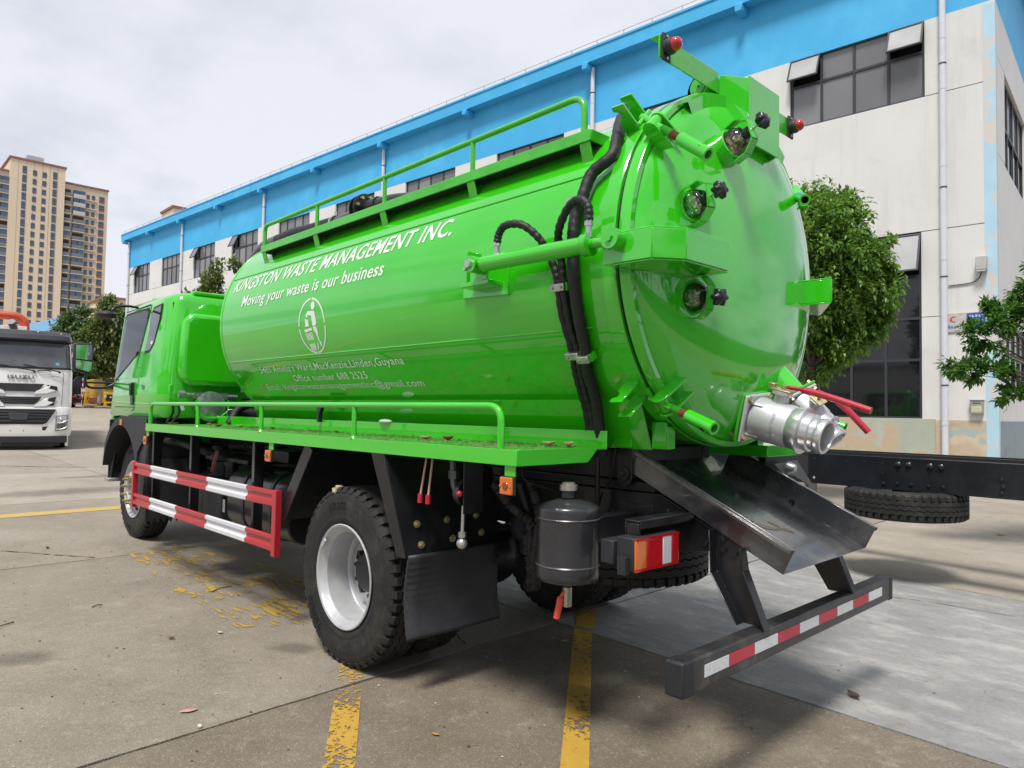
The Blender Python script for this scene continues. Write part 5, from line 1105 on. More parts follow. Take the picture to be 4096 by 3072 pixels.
m = MB(); m.tube([(5.02, 1.02, .98), (4.98, 1.05, .80), (5.05, 1.05, .66)], .016, 8); m.tube([(5.06, 1.02, .98), (5.04, 1.05, .80), (5.10, 1.05, .66)], .014, 8); m.build('step_tube', BLACK, tr, ang=60)
MB().bx(5.0, 5.14, .9, 1.09, .625, .665).build('step_plate', ZINC, tr, bev=.008); MB().bx(4.95, 5.2, -1.0, .98, .66, .72).build('front_underrun', PLAST, tr)
# mirrors
HM = V((5.03, 1.36, 1.955))
m = MB(); P = [(-.085, -.135), (-.10, -.10), (-.10, .14), (-.085, .16), (.075, .165), (.09, .14), (.088, -.13), (.06, -.165), (-.05, -.15)]
m.px([(HM.y-u, HM.z+w) for u, w in P], HM.x-.02, HM.x+.06); mir = m.build('mirror', PLAST, tr, bev=.015, seg=3)
def mq(P, name): MB().add([(HM.x-.0215, HM.y-u, HM.z+w) for u, w in P], [list(range(len(P)))]).build(name, MIRR, mir, fix=False)
mq([(-.078, -.01), (-.078, .135), (.072, .145), (.078, -.02)], 'mirror_glass'); mq([(-.078, -.025), (.078, -.035), (.072, -.125), (.05, -.145), (-.074, -.112)], 'mirror_glass')
MB().bx(HM.x-.0, HM.x+.03, HM.y+.1005, HM.y+.104, HM.z+.0, HM.z+.05).build('mirror_lamp', AMBER, mir)
MB().tube([V((5.04, 1.33, 1.81))]+arc_pts((5.04, 1.335, 1.72), (5.04, 1.335, 1.645), (5.04, 1.27, 1.64), 5)+arc_pts((5.03, 1.20, 1.64), (5.03, 1.12, 1.64), (5.02, 1.06, 1.69), 4), .014, 10).build('mirror_arm', BLACK, tr, ang=60)
MB().tube([(5.04, 1.335, 1.695), (5.03, 1.06, 1.70)], .011, 10).build('mirror_arm', BLACK, tr, ang=60)
MB().tube(spline([(4.36, 1.03, 2.47), (4.36, 1.13, 2.475), (4.30, 1.25, 2.45), (4.28, 1.30, 2.40)], 6), .013, 8).build('mirror_arm', BLACK, tr, ang=60)
m = MB(); m.ball((4.33, 1.335, 2.36), .125, 18, 10, (.95, .75, .33)); o = m.build('kerb_mirror', PLAST, tr, ang=60); o.rotation_euler = (0, 0, 0)
m = MB(); m.obox((4.75, .72, 2.62), (.06, 0, 0), (0, .05, 0), (0, 0, .025)); m.build('roof_lamp', GREEN, cab, bev=.015)
# cab latch, lift pump and odds and ends in the gap behind the cab
LT = pm('galvanised parts', (.32, .36, .37), .35, .7, .25, 30)
m = MB(); m.cyl((3.33, .92, 1.565), (3.33, .40, 1.555), .022, seg=14); m.obox((3.33, .66, 1.56), (.02, 0, 0), (0, .16, 0), (0, 0, .03)); m.cyl((3.33, .95, 1.57), (3.33, .90, 1.57), .035); m.build('cab_latch', LT, tr, ang=40)
m = MB(); m.lathe([(0, 0), (.13, 0), (.145, .02), (.145, .05), (.09, .07), (0, .07)], (3.36, .66, 1.46), (-1, 0, 0), 26); m.build('horn_disc', LT, tr, ang=40); MB().tube([(3.3, .36, 1.54), (3.3, -.5, 1.54)], .012, 8).build('latch_rod', BLACK, tr)
MB().tube([(3.28, .80, 1.52), (3.28, .80, 1.42), (3.28, .72, 1.35), (3.28, .58, 1.35), (3.28, .50, 1.42), (3.28, .50, 1.52)], .012, 6).build('guard_bow', GREEN, tr)
for p in ([(3.35, 1.0, 1.5), (3.38, .98, 1.40), (3.42, 1.02, 1.30)], [(3.32, .97, 1.5), (3.30, .95, 1.4), (3.36, 1.0, 1.29)]): MB().tube(spline(p, 6), .012, 8).build('cable', BLACK, tr, ang=60)
MB().obox((3.29, .93, 1.45), (.002, 0, 0), (0, .014, -.006), (0, .012, .03)).build('paper_tag', LENSW, tr)
m = MB(); m.bx(2.75, 3.9, -.45, .45, 1.08, 1.30); m.cyl((3.1, .25, 1.38), (3.1, .5, 1.38), .07); m.build('engine_cover', DKGREY, tr, bev=.03)
MB().tube(spline([(3.0, .6, 1.30), (3.0, .5, 1.45), (2.85, .35, 1.5), (2.7, .2, 1.38)], 8), .04, 12).build('air_hose', HOSE, tr, ang=60)
MB().tube(spline([(3.15, .55, 1.33), (3.15, .56, 1.42), (3.12, .50, 1.42), (3.1, .48, 1.34)], 6), .008, 8).build('hose_loop', LT, tr)
m = MB(); m.bx(2.64, 2.9, -.40, .40, 1.30, 1.31); m.build('crossbeam_top', LT, tr)
m = MB(); m.prism([(0, 0), (.06, -.01), (.05, -.04), (.035, -.045), (.03, -.12), (.0, -.12)], lambda u, w, a: (1.30-u, a, 1.475+w), .60, .63); m.build('hook_bracket', BLACK, tr, bev=.003)
MB().ball((.42, .60, 1.378), .06, 12, 6, (1.2, .5, .28)).build('foam_blob', LENSW, tr)
# ------------------------------------------------------------------ bare chassis of another truck, right
ct = thing('truck_chassis', 'bare black truck chassis with riveted rails and a spare wheel slung under it', 'truck chassis', (1.0, -4.1, .02))
NAVY = pm('chassis navy black', (.009, .010, .016), .36, 0, .25, 3, .1, 20, .2, dirt=(.03, .031, .034), dscale=2.5, dthr=(.52, .85))
for k, y in enumerate((-3.76, -4.58)):
    s = 1 if k == 0 else -1
    m = MB(); m.py([(-4.2, .80), (6.6, .80), (6.6, 1.098), (-4.2, 1.098)], y-.008*s, y); m.bx(-4.2, 6.6, min(y-.085*s, y-.0085*s), max(y-.085*s, y-.0085*s), 1.09, 1.098); m.bx(-4.2, 6.6, min(y-.085*s, y-.0085*s), max(y-.085*s, y-.0085*s), .80, .808)
    r_ = m.build('frame_rail', NAVY, ct, bev=.006)
    if k == 0:
        big = [(-1.37, 1.035), (-1.455, 1.035), (-1.63, 1.035), (-1.715, 1.035)]; small = [(-1.36, .86), (-1.475, .86), (-1.615, .86), (-1.73, .86), (-1.24, .85), (-.47, 1.05), (-.47, .97), (-2.16, .85), (-2.16, .96), (-2.17, .90), (-.45, .9)]
        holes = [(-.60, 1.05), (-.92, 1.04), (-1.075, 1.05), (-1.235, 1.04), (-1.235, .95), (-1.075, .85), (-2.14, 1.04), (-2.29, 1.04)]; thru = [(-.60, .86), (-2.36, .845), (-2.48, .85)]
        b_ = None
        for x, z in big:
            q = V((x, y, z)); o = MB().lathe([(.028, 0), (.026, .012), (.014, .022), (0, .024)], q, (0, 1, 0), 16).build('rivet', NAVY, r_, loc=q) if b_ is None else copy(b_, r_, q); b_ = b_ or o
        b_ = None
        for x, z in small:
            q = V((x, y, z)); o = MB().lathe([(.018, 0), (.016, .009), (0, .014)], q, (0, 1, 0), 14).build('rivet', NAVY, r_, loc=q) if b_ is None else copy(b_, r_, q); b_ = b_ or o
        for lst, mt in ((holes, INT), (thru, flat('daylight hole', (.42, .40, .36), .8))):
            b_ = None
            for x, z in lst:
                q = V((x, y+.001, z)); o = MB().lathe([(0, 0), (.011, 0), (.012, .0015)], q, (0, 1, 0), 14).build('bolt_hole', mt, r_, loc=q, fix=False) if b_ is None else copy(b_, r_, q); b_ = b_ or o
m = MB(); m.bx(-4.2, 6.6, -3.84, -3.80, 1.10, 1.125); m.bx(-4.2, 6.6, -3.86, -3.845, 1.126, 1.14); m.build('air_line', INT, ct)
m = MB(); m.bx(-2.65, -2.45, -3.757, -3.70, .99, 1.085); m.build('side_bracket', NAVY, ct, bev=.01)
for x in (-3.6, -.3, 2.2, 4.4, 6.4): MB().bx(x-.05, x+.05, -4.57, -3.77, .84, 1.06).build('cross_member', NAVY, ct, bev=.01)
sw = bpy.data.objects.new('wheel', None); COL.objects.link(sw); sw.parent = ct; sw.location = V((-1.36, -3.95, .675))-origin(ct)
tyre_mesh((-1.36, -3.95, .675), 1, RUB, 'tyre', sw, ax=(0, 0, 1))
MB().lathe([(.283, .1), (.26, .07), (.24, .0), (.12, -.02), (0, -.02)], (-1.36, -3.95, .675), (0, 0, 1), 30).build('rim', DKGREY, sw)
MB().bx(-1.42, -1.30, -4.5, -3.8, .77, .798).build('spare_carrier', NAVY, ct)
for x, zc in ((1.3, .53), (5.6, .60)):
    for y, s in ((-3.45, 1), (-4.9, -1)): wheel(x, y, zc, s, x > 3, parent=ct, full=False)
    MB().cyl((x, -4.9, zc), (x, -3.4, zc), .07).build('axle', NAVY, ct); MB().bx(x-.1, x+.1, -4.5, -3.84, zc+.05, .80).build('axle_seat', NAVY, ct)
# ------------------------------------------------------------------ white truck facing us, left
we = V((-.22, -.9755, 0)); wn = V((-.9755, .22, 0)); wq = V((17.306, -.045, 0)); GW = .32
def WP(u, d, z): return wq+we*(u*.955)-wn*d+V((0, 0, z))
wt_ = thing('white_truck', 'white heavy truck facing the camera with a dark sun visor and orange pipe on top', 'truck', WP(0, 0, GW))
class WB(MB):
    def wb(s, u0, u1, d0, d1, z0, z1): return s.add([WP(u, d, z) for u in (u0, u1) for d in (d0, d1) for z in (z0, z1)], [(0, 1, 3, 2), (4, 6, 7, 5), (0, 4, 5, 1), (2, 3, 7, 6), (0, 2, 6, 4), (1, 5, 7, 3)])
    def wp(s, poly, d0, d1): return s.prism(poly, lambda u, w, a: WP(u, a, w), d0, d1)
TW = pm('white truck paint', (.78, .78, .77), .2, 0, .03, 2, coat=.6)
HL = 1.12
prof_ = [(-HL, 1.9), (-HL, .20), (-HL+.03, .08), (-HL+.13, .01), (-HL+.45, -.03), (0, -.05), (HL-.45, -.03), (HL-.13, .01), (HL-.03, .08), (HL, .20), (HL, 1.9)]
def wloft(levels, name, mat, ang=40):      # outline scaled per height
    m = MB(); k = len(prof_); vs = []
    for z, sx, off in levels: vs += [WP(u*sx, d+off, z) for u, d in prof_]
    m.add(vs, [(i*k+j, i*k+(j+1) % k, (i+1)*k+(j+1) % k, (i+1)*k+j) for i in range(len(levels)-1) for j in range(k)]+[[(len(levels)-1)*k+j for j in range(k)], list(range(k))[::-1]])
    return m.build(name, mat, wt_, ang=ang)
cb = wloft([(1.36, .985, .02), (1.45, .99, .02), (2.30, .985, .04), (2.36, .975, .05), (3.0, .93, .22), (3.12, .92, .26), (3.2, .90, .30)], 'cab', TW)
wloft([(.66, 1.0, .0), (.74, 1.015, -.02), (1.28, 1.015, -.02), (1.37, 1.0, .0), (1.40, .96, .04)], 'bumper', TW)
m = MB(); k = len(prof_)-2; gl = prof_[1:-1]; vs = []
for z, sx, off, f in ((2.375, .975, .043, .995), (2.5, .968, .078, 1), (2.95, .934, .198, 1), (2.995, .925, .212, .99)): vs += [WP(u*sx, d+off, z) for u, d in gl]
m.add(vs, [(i*k+j, i*k+j+1, (i+1)*k+j+1, (i+1)*k+j) for i in range(3) for j in range(k-1)])
WG = pm('windscreen', (.10, .112, .12), .05, 0, .35, 1.2, spec=.8, coat=.5, rvar=.02); m.build('windscreen', WG, cb, fix=True, ang=60)
m = MB(); vs = []
for z, sx, off in ((2.325, .985, .035), (2.375, .98, .036)): vs += [WP(u*sx*1.003, d+off-.006, z) for u, d in gl]
m.add(vs, [(j, j+1, k+j+1, k+j) for j in range(k-1)]); vs = []
for z, sx, off in ((2.99, .93, .198), (3.06, .925, .21)): vs += [WP(u*sx*1.003, d+off-.006, z) for u, d in gl]
m.add(vs, [(j, j+1, k+j+1, k+j) for j in range(k-1)]); m.build('screen_seal', PLAST, cb, fix=False)
wloft([(3.03, .945, .06), (3.06, .955, -.04), (3.17, .955, .0), (3.20, .93, .06), (3.27, .92, .12), (3.29, .85, .2)], 'sun_visor', pm('dark visor', (.03, .032, .037), .35, 0, .1, 4, coat=.2))
for u, z, d in ((.33, 3.245, .06), (.84, 3.225, .09), (.34, 3.11, -.035), (.86, 3.09, .015)): MB().ball(WP(u, d, z), .022, 10, 6).build('visor_bolt', ZINC, cb)
WB().wb(.88, 1.03, .05, .12, 3.10, 3.145).build('visor_lamp', LENSW, cb, bev=.012)
for u in (-.9, .0, .55): pass
m = MB()
for a, b in (((-.55, 2.42), (.30, 2.27)), ((.05, 2.425), (.85, 2.27))):
    m.tube([WP(a[0], -.03, a[1]), WP((a[0]*2+b[0])/3, -.045, (a[1]*2+b[1])/3), WP(b[0], -.03, b[1])], .013, 6); m.tube([WP(b[0]-.02, -.04, b[1]), WP(b[0]+.0, -.02, b[1]-.03)], .025, 6)
m.tube(spline([WP(.36, -.01, 2.26), WP(.40, -.05, 2.285), WP(.6, -.05, 2.285), WP(.64, -.01, 2.26)], 5), .012, 6); o = m.build('wiper', KNOB, cb); o['kind'] = 'stuff'
MB().lathe([(0, 0), (.055, 0)], WP(.78, .05, 2.455), wn, 20).build('round_sticker', flat('sticker blue', (.05, .42, .75), .5), cb, fix=False)
v, f = text2d('23', .06, 1, 0, .03); MB().add([WP(.745+x, .045, 2.435+y) for x, y in v], f).build('sticker_number', LENSW, cb, fix=False)
# raised chrome word
v, f = text2d('ISUZU', .128, 1.30, 0, .012, space=1.16); wd = max(q[0] for q in v); vs = [WP(-.285+.565*x/wd, d, 2.072+y) for d in (-.022, -.045) for x, y in v]; nv = len(v); ff = [list(q) for q in f]+[[i+nv for i in q] for q in f]; ed = {(q[i], q[(i+1) % len(q)]) for q in f for i in range(len(q))}
ff += [[a, b, b+nv, a+nv] for (a, b) in ed if (b, a) not in ed]; MB().add(vs, ff).build('lettering', pm('chrome', (.22, .22, .23), .15, 1, .05, 3), cb)
for a, b in ((.67, .75), (.765, .845)): WB().wb(a, b, -.026, -.012, 2.14, 2.16).build('badge_bar', ZINC, cb)
GR = flat('grille black', (.014, .015, .017), .5)
def both(poly): return [poly, [(-u, w) for u, w in poly]]
def grille(poly, name, mat, d0=-.062, d1=-.03): 
    return WB().wp(poly, d0, d1).build(name, mat, wt_, bev=.004)
grille([(-.52, 1.955), (.52, 1.955), (.40, 1.80), (.32, 1.765), (-.32, 1.765), (-.40, 1.80)], 'grille', pm('dark grille', (.028, .029, .033), .4), -.05, -.03)
g2 = grille([(-.47, 1.63), (.47, 1.63), (.36, 1.48), (.30, 1.45), (-.30, 1.45), (-.36, 1.48)], 'grille', GR, -.05, -.03)
g3 = grille([(-.80, 1.33), (.80, 1.33), (.60, .99), (.52, .955), (-.52, .955), (-.60, .99)], 'grille', GR, -.075, -.035)
BAR = pm('grille bars', (.032, .034, .04), .45)
for z, w in ((1.585, .44), (1.535, .40), (1.49, .36)): WB().wb(-w, w, -.066, -.051, z-.012, z+.012).build('bar', BAR, g2, bev=.004)
for z, w in ((1.255, .76), (1.19, .70), (1.125, .66), (1.03, .60)): WB().wb(-w, w, -.095, -.0755, z-.018, z+.018).build('bar', BAR, g3, bev=.004)
WB().wp([(-.22, 1.23), (.22, 1.23), (.18, 1.06), (-.18, 1.06)], -.11, -.096).build('centre_panel', pm('slate plastic', (.045, .047, .055), .5), g3, bev=.01)
for pl in both([(.56, 1.94), (.80, 1.90), (.82, 1.80), (.70, 1.78)])+both([(.62, 1.60), (.79, 1.64), (.74, 1.42), (.60, 1.42)]): WB().wp(pl, -.034, -.018).build('grille_corner', GR, wt_)
for pl in both([(.35, 1.78), (.66, 1.92), (.62, 1.84), (.78, 1.80), (.58, 1.72), (.30, 1.70)])+both([(.34, 1.47), (.62, 1.62), (.60, 1.53), (.74, 1.50), (.56, 1.40), (.30, 1.38)]): WB().wp(pl, -.052, -.033).build('white_trim', TW, wt_, bev=.008)
MB().tube([WP(.90, -.0, 2.28), WP(.935, .0, 2.2), WP(.91, -.005, 1.42)], .006, 6).build('panel_gap', INT, wt_)
for s in (1, -1):
    u = lambda a: a*s
    hl = WB().wp([(u(.80), 1.19), (u(1.08), 1.20), (u(1.06), .82), (u(.785), .785)], -.06, .06).build('headlight', pm('lamp bezel', (.28, .28, .27), .4, .5), wt_, bev=.01)
    WB().wp([(u(.83), 1.16), (u(1.04), 1.17), (u(1.03), 1.03), (u(.83), 1.0)], -.066, -.0605).build('lens', flat('headlight glass', (.42, .43, .45), .08, .3, 1), hl); WB().wp([(u(.83), .95), (u(1.03), .98), (u(1.02), .87), (u(.82), .85)], -.066, -.0605).build('lens', flat('fog glass', (.09, .09, .095), .1, .1, 1), hl)
    MB().ball(WP(u(.91), -.045, 1.09), .05, 14, 8).build('bulb', pm('lamp chrome', (.8, .8, .8), .1, 1), hl)
    for z in ((.99, 1.01), (.83, .85)): MB().tube(spline([WP(u(.82), -.07, z[0]), WP(u(.95), -.075, z[0]+.01), WP(u(1.05), -.05, z[1]+.05)], 4), .012, 6).build('chrome_strip', ZINC, hl)
    WB().wp([(u(.27), .89), (u(.63), .905), (u(.58), .80), (u(.30), .80)], -.055, -.03).build('fog_opening', GR, wt_, bev=.006)
    WB().wb(min(u(1.02), u(1.09)), max(u(1.02), u(1.09)), .0, .1, .42, .66).build('bumper_foot', TW, wt_)
pf = WB().wp([(-.28, .87), (.20, .87), (.23, .74), (.18, .72), (-.26, .72), (-.30, .75)], -.058, -.03).build('plate_holder', TW, wt_, bev=.006); WB().wb(-.22, .14, -.064, -.0585, .77, .83).build('plate_recess', TW, pf, bev=.004)
for q in (-.17, .11): MB().cyl(WP(q, -.0585, .80), WP(q, -.07, .80), .012).build('bolt', KNOB, pf)
WB().wb(-1.06, 1.06, -.04, .3, .50, .665).build('lower_valance', PLAST, wt_, bev=.01); WB().wb(-.35, .9, .05, .3, .42, .50).build('undertray', DKGREY, wt_)
def wtyre(u, d, zc=.80):
    c = WP(u, d, zc); m = MB(); m.lathe([(.28, -.13), (.40, -.15), (.48, -.13), (.50, -.10), (.50, .10), (.48, .13), (.40, .15), (.28, .13)], c, we, 40); m.lathe([(.28, .12), (.2, .05), (0, .05)], c, we, 24); m.lathe([(.28, -.12), (.2, -.05), (0, -.05)], c, we, 24); m.build('tyre', RUBD, wt_)
for d in (1.0, 5.2, 6.5):
    for s in (1, -1): wtyre(.88*s, d, .82)
WB().wb(-1.05, 1.05, 1.9, 9.5, 1.0, 1.25).build('chassis', DKGREY, wt_)
ORG_ = pm('orange enamel', (.52, .07, .022), .35, 0, .08, 3, .05, 10, .3)
m = WB(); m.wb(-1.1, .86, 2.2, 9.0, 1.3, 3.45); m.build('orange_body', ORG_, wt_, bev=.03)
WB().wb(-1.1, -.05, 2.25, 2.6, 3.45, 3.56).build('white_box', TW, wt_, bev=.01)
MB().tube([WP(-.95, 2.5, 3.86)]+arc_pts(WP(-.45, 2.5, 3.86), WP(-.12, 2.5, 3.86), WP(-.12, 2.5, 3.55), 8)+[WP(-.12, 2.5, 3.4)], .115, 18).build('orange_pipe', ORG_, wt_, ang=60)
MB().cyl(WP(-.36, 2.3, 3.5), WP(-.42, 2.1, 3.66), .09).build('work_lamp', pm('lamp grey dark', (.10, .105, .11), .4), wt_)
MB().tube([WP(-.5, 2.2, 3.60), WP(-.44, 2.2, 3.72), WP(-.55, 2.2, 3.78)], .014, 6).build('orange_rail', ORG_, wt_)
for s in (1, -1):
    MB().tube(spline([WP(1.02*s, .25, 3.02), WP(1.15*s, .15, 3.03), WP(1.26*s, .1, 2.98)], 4), .016, 8).build('mirror_arm', KNOB, wt_)
    WB().wb(min(1.18*s, 1.36*s), max(1.18*s, 1.36*s), .02, .12, 2.45, 2.95).build('mirror', PLAST, wt_, bev=.03)
# ------------------------------------------------------------------ apartment tower and other far buildings
CREAM = pm('cream cladding', (.70, .565, .41), .7, 0, .05, .05); CRM2 = pm('cream wing', (.60, .49, .36), .7, 0, .06, .05); BRN = pm('brown trim', (.26, .12, .085), .7); TGL = pm('blue window glass', (.055, .095, .15), .12, 0, .3, .08, spec=.7); TFR = flat('window dark frame', (.05, .06, .075), .5); DRK = flat('balcony shade', (.06, .055, .05), .8)
tw = thing('apartment_tower', 'tall cream apartment tower with columns of blue windows and stacked balconies', 'apartment block', (240, -38, 0))
X0 = 230
MB().bx(X0, 250, -42.5, -29.5, 0, 68.6).build('wall', CREAM, tw); MB().bx(X0-.25, 250, -42.75, -29.2, 68.62, 69.2).build('roof_edge', BRN, tw); MB().bx(X0+3, 240, -37.7, -33.7, 69.22, 71.3).build('water_tank', pm('galvanised tank', (.42, .43, .45), .5, .2, .1, .8), tw)
MB().bx(X0+1.5, 250, -53.9, -42.52, 0, 65.0).build('wall', CRM2, tw); MB().bx(X0+1.2, 250, -54.1, -42.53, 65.02, 65.5).build('roof_edge', BRN, tw)
MB().bx(X0+1.5, 250, -29.48, -16, 0, 65.0).build('wall', CRM2, tw); MB().bx(X0+1.2, 250, -29.47, -15.8, 65.02, 65.5).build('roof_edge', BRN, tw)
m = MB()
for y in [-29.5-13*k/7 for k in range(1, 7)]: m.bx(X0-.03, X0-.002, y-.05, y+.05, 0, 68.6)
o = m.build('cladding_joint', pm('joint tan', (.43, .34, .23), .8), tw); o['kind'] = 'stuff'
def twin(y, z, w, h, x=X0, par=None, frm=TFR, base=None):
    if base: return copy(base, tw, (x, y, z))
    m = MB(); m.bx(x-.08, x-.002, y-w/2, y+w/2, z-h/2, z+h/2); m.mi = 1
    for a, b in ((-1, 0), (0, 1)):
        for c, d in ((-.46, .1), (.1, .46)): m.bx(x-.11, x-.081, y+w*(a*.46+.02), y+w*(b*.46-.02), z+h*c+.05, z+h*d-.05)
    return m.build('window', [frm, TGL], tw, loc=(x, y, z))
A = Bq = None
for r in range(25):
    z = 66.1-2.46*r
    for y in (-32.8, -40.0):
        if z > 3: A = twin(y, z, 1.0, 2.0, base=A) or A
    for y in (-35.2, -37.5):
        if z-.4 > 3: Bq = twin(y, z-.38, .92, 1.5, base=Bq) or Bq
Cq = Dq = Eq = Fq = Gq = None
RWF = flat('red brown frame', (.30, .10, .07), .6)
def balcony(y0, y1, z, x, glass, railc):
    m = MB(); m.bx(x-1.1, x, y0, y1, z-1.2, z-.95); m.mi = 1; m.bx(x-.02, x-.004, y0+.1, y1-.1, z-.9, z+1.15); m.mi = 2; m.bx(x-1.08, x-1.03, y0+.05, y1-.05, z-.9, z+.0); m.mi = 3
    if glass: m.bx(x-1.06, x-1.02, y0+.1, y0+(y1-y0)*.5, z+.02, z+1.1); m.bx(x-1.06, x-1.02, y0+(y1-y0)*.55, y1-.1, z+.02, z+1.1)
    return m.build('balcony', [CRM2, DRK, railc, TGL], tw, loc=(x, y0, z))
RAIL_ = pm('rail glass grey', (.16, .18, .20), .3)
WRL = pm('white balcony panel', (.50, .51, .52), .5)
rr = random.Random(11); pool = {}
def pb(y0, y1, z, kind):
    key = (y0, kind)
    if key not in pool: pool[key] = balcony(y0, y1, z, X0+1.5, kind != 0, WRL if kind == 2 else RAIL_)
    else: copy(pool[key], tw, (X0+1.5, y0, z))
for r in range(24):
    z = 62.3-2.46*r
    if z < 3: break
    pb(-44.4, -42.65, z, rr.choice((0, 0, 1))); pb(-47.9, -44.8, z, rr.choice((0, 1, 1, 2))); pb(-29.6, -26.2, z, rr.choice((0, 1, 1))); pb(-25.9, -21.5, z, rr.choice((0, 1)))
    for y in (-48.7, -50.1):
        Cq = twin(y, z, .8, 1.3, X0+1.5, base=Cq) or Cq
    m = None
    if Fq is None: Fq = MB().bx(X0+1.1, X0+1.498, -50.9, -48.1, z-1.15, z-.9).build('ledge', CRM2, tw, loc=(X0+1.5, -49.5, z))
    else: copy(Fq, tw, (X0+1.5, -49.5, z))
    Dq = twin(-52.3, z+.1, 1.35, 1.35, X0+1.5, base=Dq) or Dq
    if Eq is None: Eq = MB().bx(X0+1.44, X0+1.497, -53.0, -51.6, z-1.2, z-.6).build('spandrel', RWF, tw, loc=(X0+1.5, -52.3, z))
    else: copy(Eq, tw, (X0+1.5, -52.3, z))
def blockb(name, label, x0, x1, y0, y1, z1, rows, mat=CREAM, trim=BRN):
    t = thing(name, label, 'building', ((x0+x1)/2, (y0+y1)/2, 0)); MB().bx(x0, x1, y0, y1, 0, z1).build('wall', mat, t); MB().bx(x0-.3, x1+.3, y0-.3, y1+.3, z1+.01, z1+.5).build('roof_edge', trim, t)
    b = None
    for (y, z, w, h) in rows:
        if b is None: b = MB().bx(x0-.1, x0-.002, y-w/2, y+w/2, z-h/2, z+h/2).build('window', TGL, t, loc=(x0, y, z))
        else: copy(b, t, (x0, y, z))
    return t
blockb('apartment_block', 'low tan apartment block peeping out right of the tall tower', 190, 205, -50.5, -44.0, 27.6, [(-46, 25.5, 1.2, 1.4), (-48, 25.5, 1.2, 1.4), (-46, 22.6, 1.2, 1.4), (-48, 22.6, 1.2, 1.4)])
blockb('apartment_block', 'tan stair tower of a block rising behind the blue factory roof', 153.5, 160.7, -51.4, -47.3, 43.4, [(-49.4, 40.9, 1.4, 1.6)])
wa = thing('warehouse', 'low white warehouse with a pale blue roof band beyond the white truck', 'warehouse', (93, -15, 0)); MB().add([V((77.7, -12.67, 0)), V((118, -8.2, 0)), V((118, -30, 0)), V((77.7, -30, 0))]+[V((77.7, -12.67, 8.9)), V((118, -8.2, 8.9)), V((118, -30, 8.9)), V((77.7, -30, 8.9))], [(0, 1, 5, 4), (1, 2, 6, 5), (2, 3, 7, 6), (3, 0, 4, 7), (4, 5, 6, 7)]).build('wall', WALLW, wa)
MB().add([V((77.6, -12.6, 8.92)), V((118, -8.1, 8.92)), V((118, -30, 8.92)), V((77.6, -30, 8.92)), V((77.6, -12.6, 10)), V((118, -8.1, 10)), V((118, -30, 10)), V((77.6, -30, 10))], [(0, 1, 5, 4), (1, 2, 6, 5), (2, 3, 7, 6), (3, 0, 4, 7), (4, 5, 6, 7), (0, 3, 2, 1)]).build('roof_band', pm('pale blue sheet', (.20, .45, .72), .55), wa)
# ------------------------------------------------------------------ far vehicles and clutter at the end of the yard
bt = thing('flatbed_truck', 'black flatbed truck seen from behind with raised ramps and a striped post', 'truck', (66, -10.6, 1.2))
MB().bx(65, 75, -12.1, -9.6, 2.0, 2.25).build('bed', GR, bt); MB().bx(65, 75, -12.0, -9.7, 1.6, 1.98).build('frame', DKGREY, bt)
MB().prism([(-11.3, 2.3), (-12.0, 2.3), (-11.95, 3.9), (-11.7, 3.85), (-11.2, 3.2)], lambda u, w, a: (a, u, w), 65.2, 65.5).build('ramp', pm('dark blue steel', (.02, .024, .04), .5), bt); MB().bx(65.0, 65.15, -12.05, -9.65, 2.9, 3.0).build('ramp_bar', GR, bt)
for y in (-11.3, -11.65): MB().bx(64.9, 65.05, y-.04, y+.04, 1.7, 3.0).build('ramp_leg', GR, bt)
for k in range(8): MB().bx(64.85, 64.95, -12.07, -11.99, 1.85+.235*k, 1.85+.235*(k+1)-.002).build('striped_post', TAPEW if k % 2 else TAPER, bt)
for y0, y1, z, mt in ((-11.6, -11.2, 2.12, TAPER), (-12.0, -11.8, 2.12, TAPER), (-11.95, -11.4, 1.52, TAPER), (-12.1, -11.6, 1.40, TAPEW)): MB().bx(64.8, 64.9, y0, y1, z-.05, z+.05).build('reflector', mt, bt)
for y in (-11.6, -9.9): MB().cyl((66.2, y-.15, 1.72), (66.2, y+.15, 1.72), .5, seg=24).build('wheel', RUBD, bt)
MB().bx(75, 78, -12.1, -9.6, 1.7, 4.2).build('cab', TW, bt)
ym = thing('loader_bucket', 'small yellow machine part standing by the end wall', 'machine', (65, -12.36, 1.2)); YP = pm('yellow machine paint', (.58, .33, .02), .45, 0, .1, 2); MB().px([(-12.56, 1.25), (-12.16, 1.25), (-12.18, 2.2), (-12.3, 2.55), (-12.5, 2.5), (-12.56, 2.2)], 64.8, 65.6).build('body', YP, ym, bev=.03); MB().bx(64.78, 64.799, -12.5, -12.36, 1.9, 2.1).build('hole', INT, ym); MB().bx(64.78, 64.799, -12.52, -12.22, 1.3, 1.5).build('hole', INT, ym)
tag(MB().bx(64.2, 64.6, -13.0, -12.36, 1.66, 2.06).bx(64.25, 64.55, -12.9, -12.5, 1.18, 1.66).build('rusty_beam', RUST, None, bev=.01), 'rusty brown steel beam on blocks in front of the tree trunk', 'beam')
tag(MB().bx(67, 67.8, -13.0, -12.75, 1.2, 2.6).build('black_cabinet', GR, None, bev=.03), 'black cabinet standing behind the pale tree trunk', 'cabinet')
yt = thing('yellow_van', 'yellow van with a dark grille parked beside the far tree', 'van', (67, -14.4, 1.2)); vp_ = [(64.0, 1.75), (64.0, 2.5), (64.35, 2.75), (64.75, 3.6), (65.1, 3.75), (70, 3.75), (70, 1.55), (64.2, 1.55)]
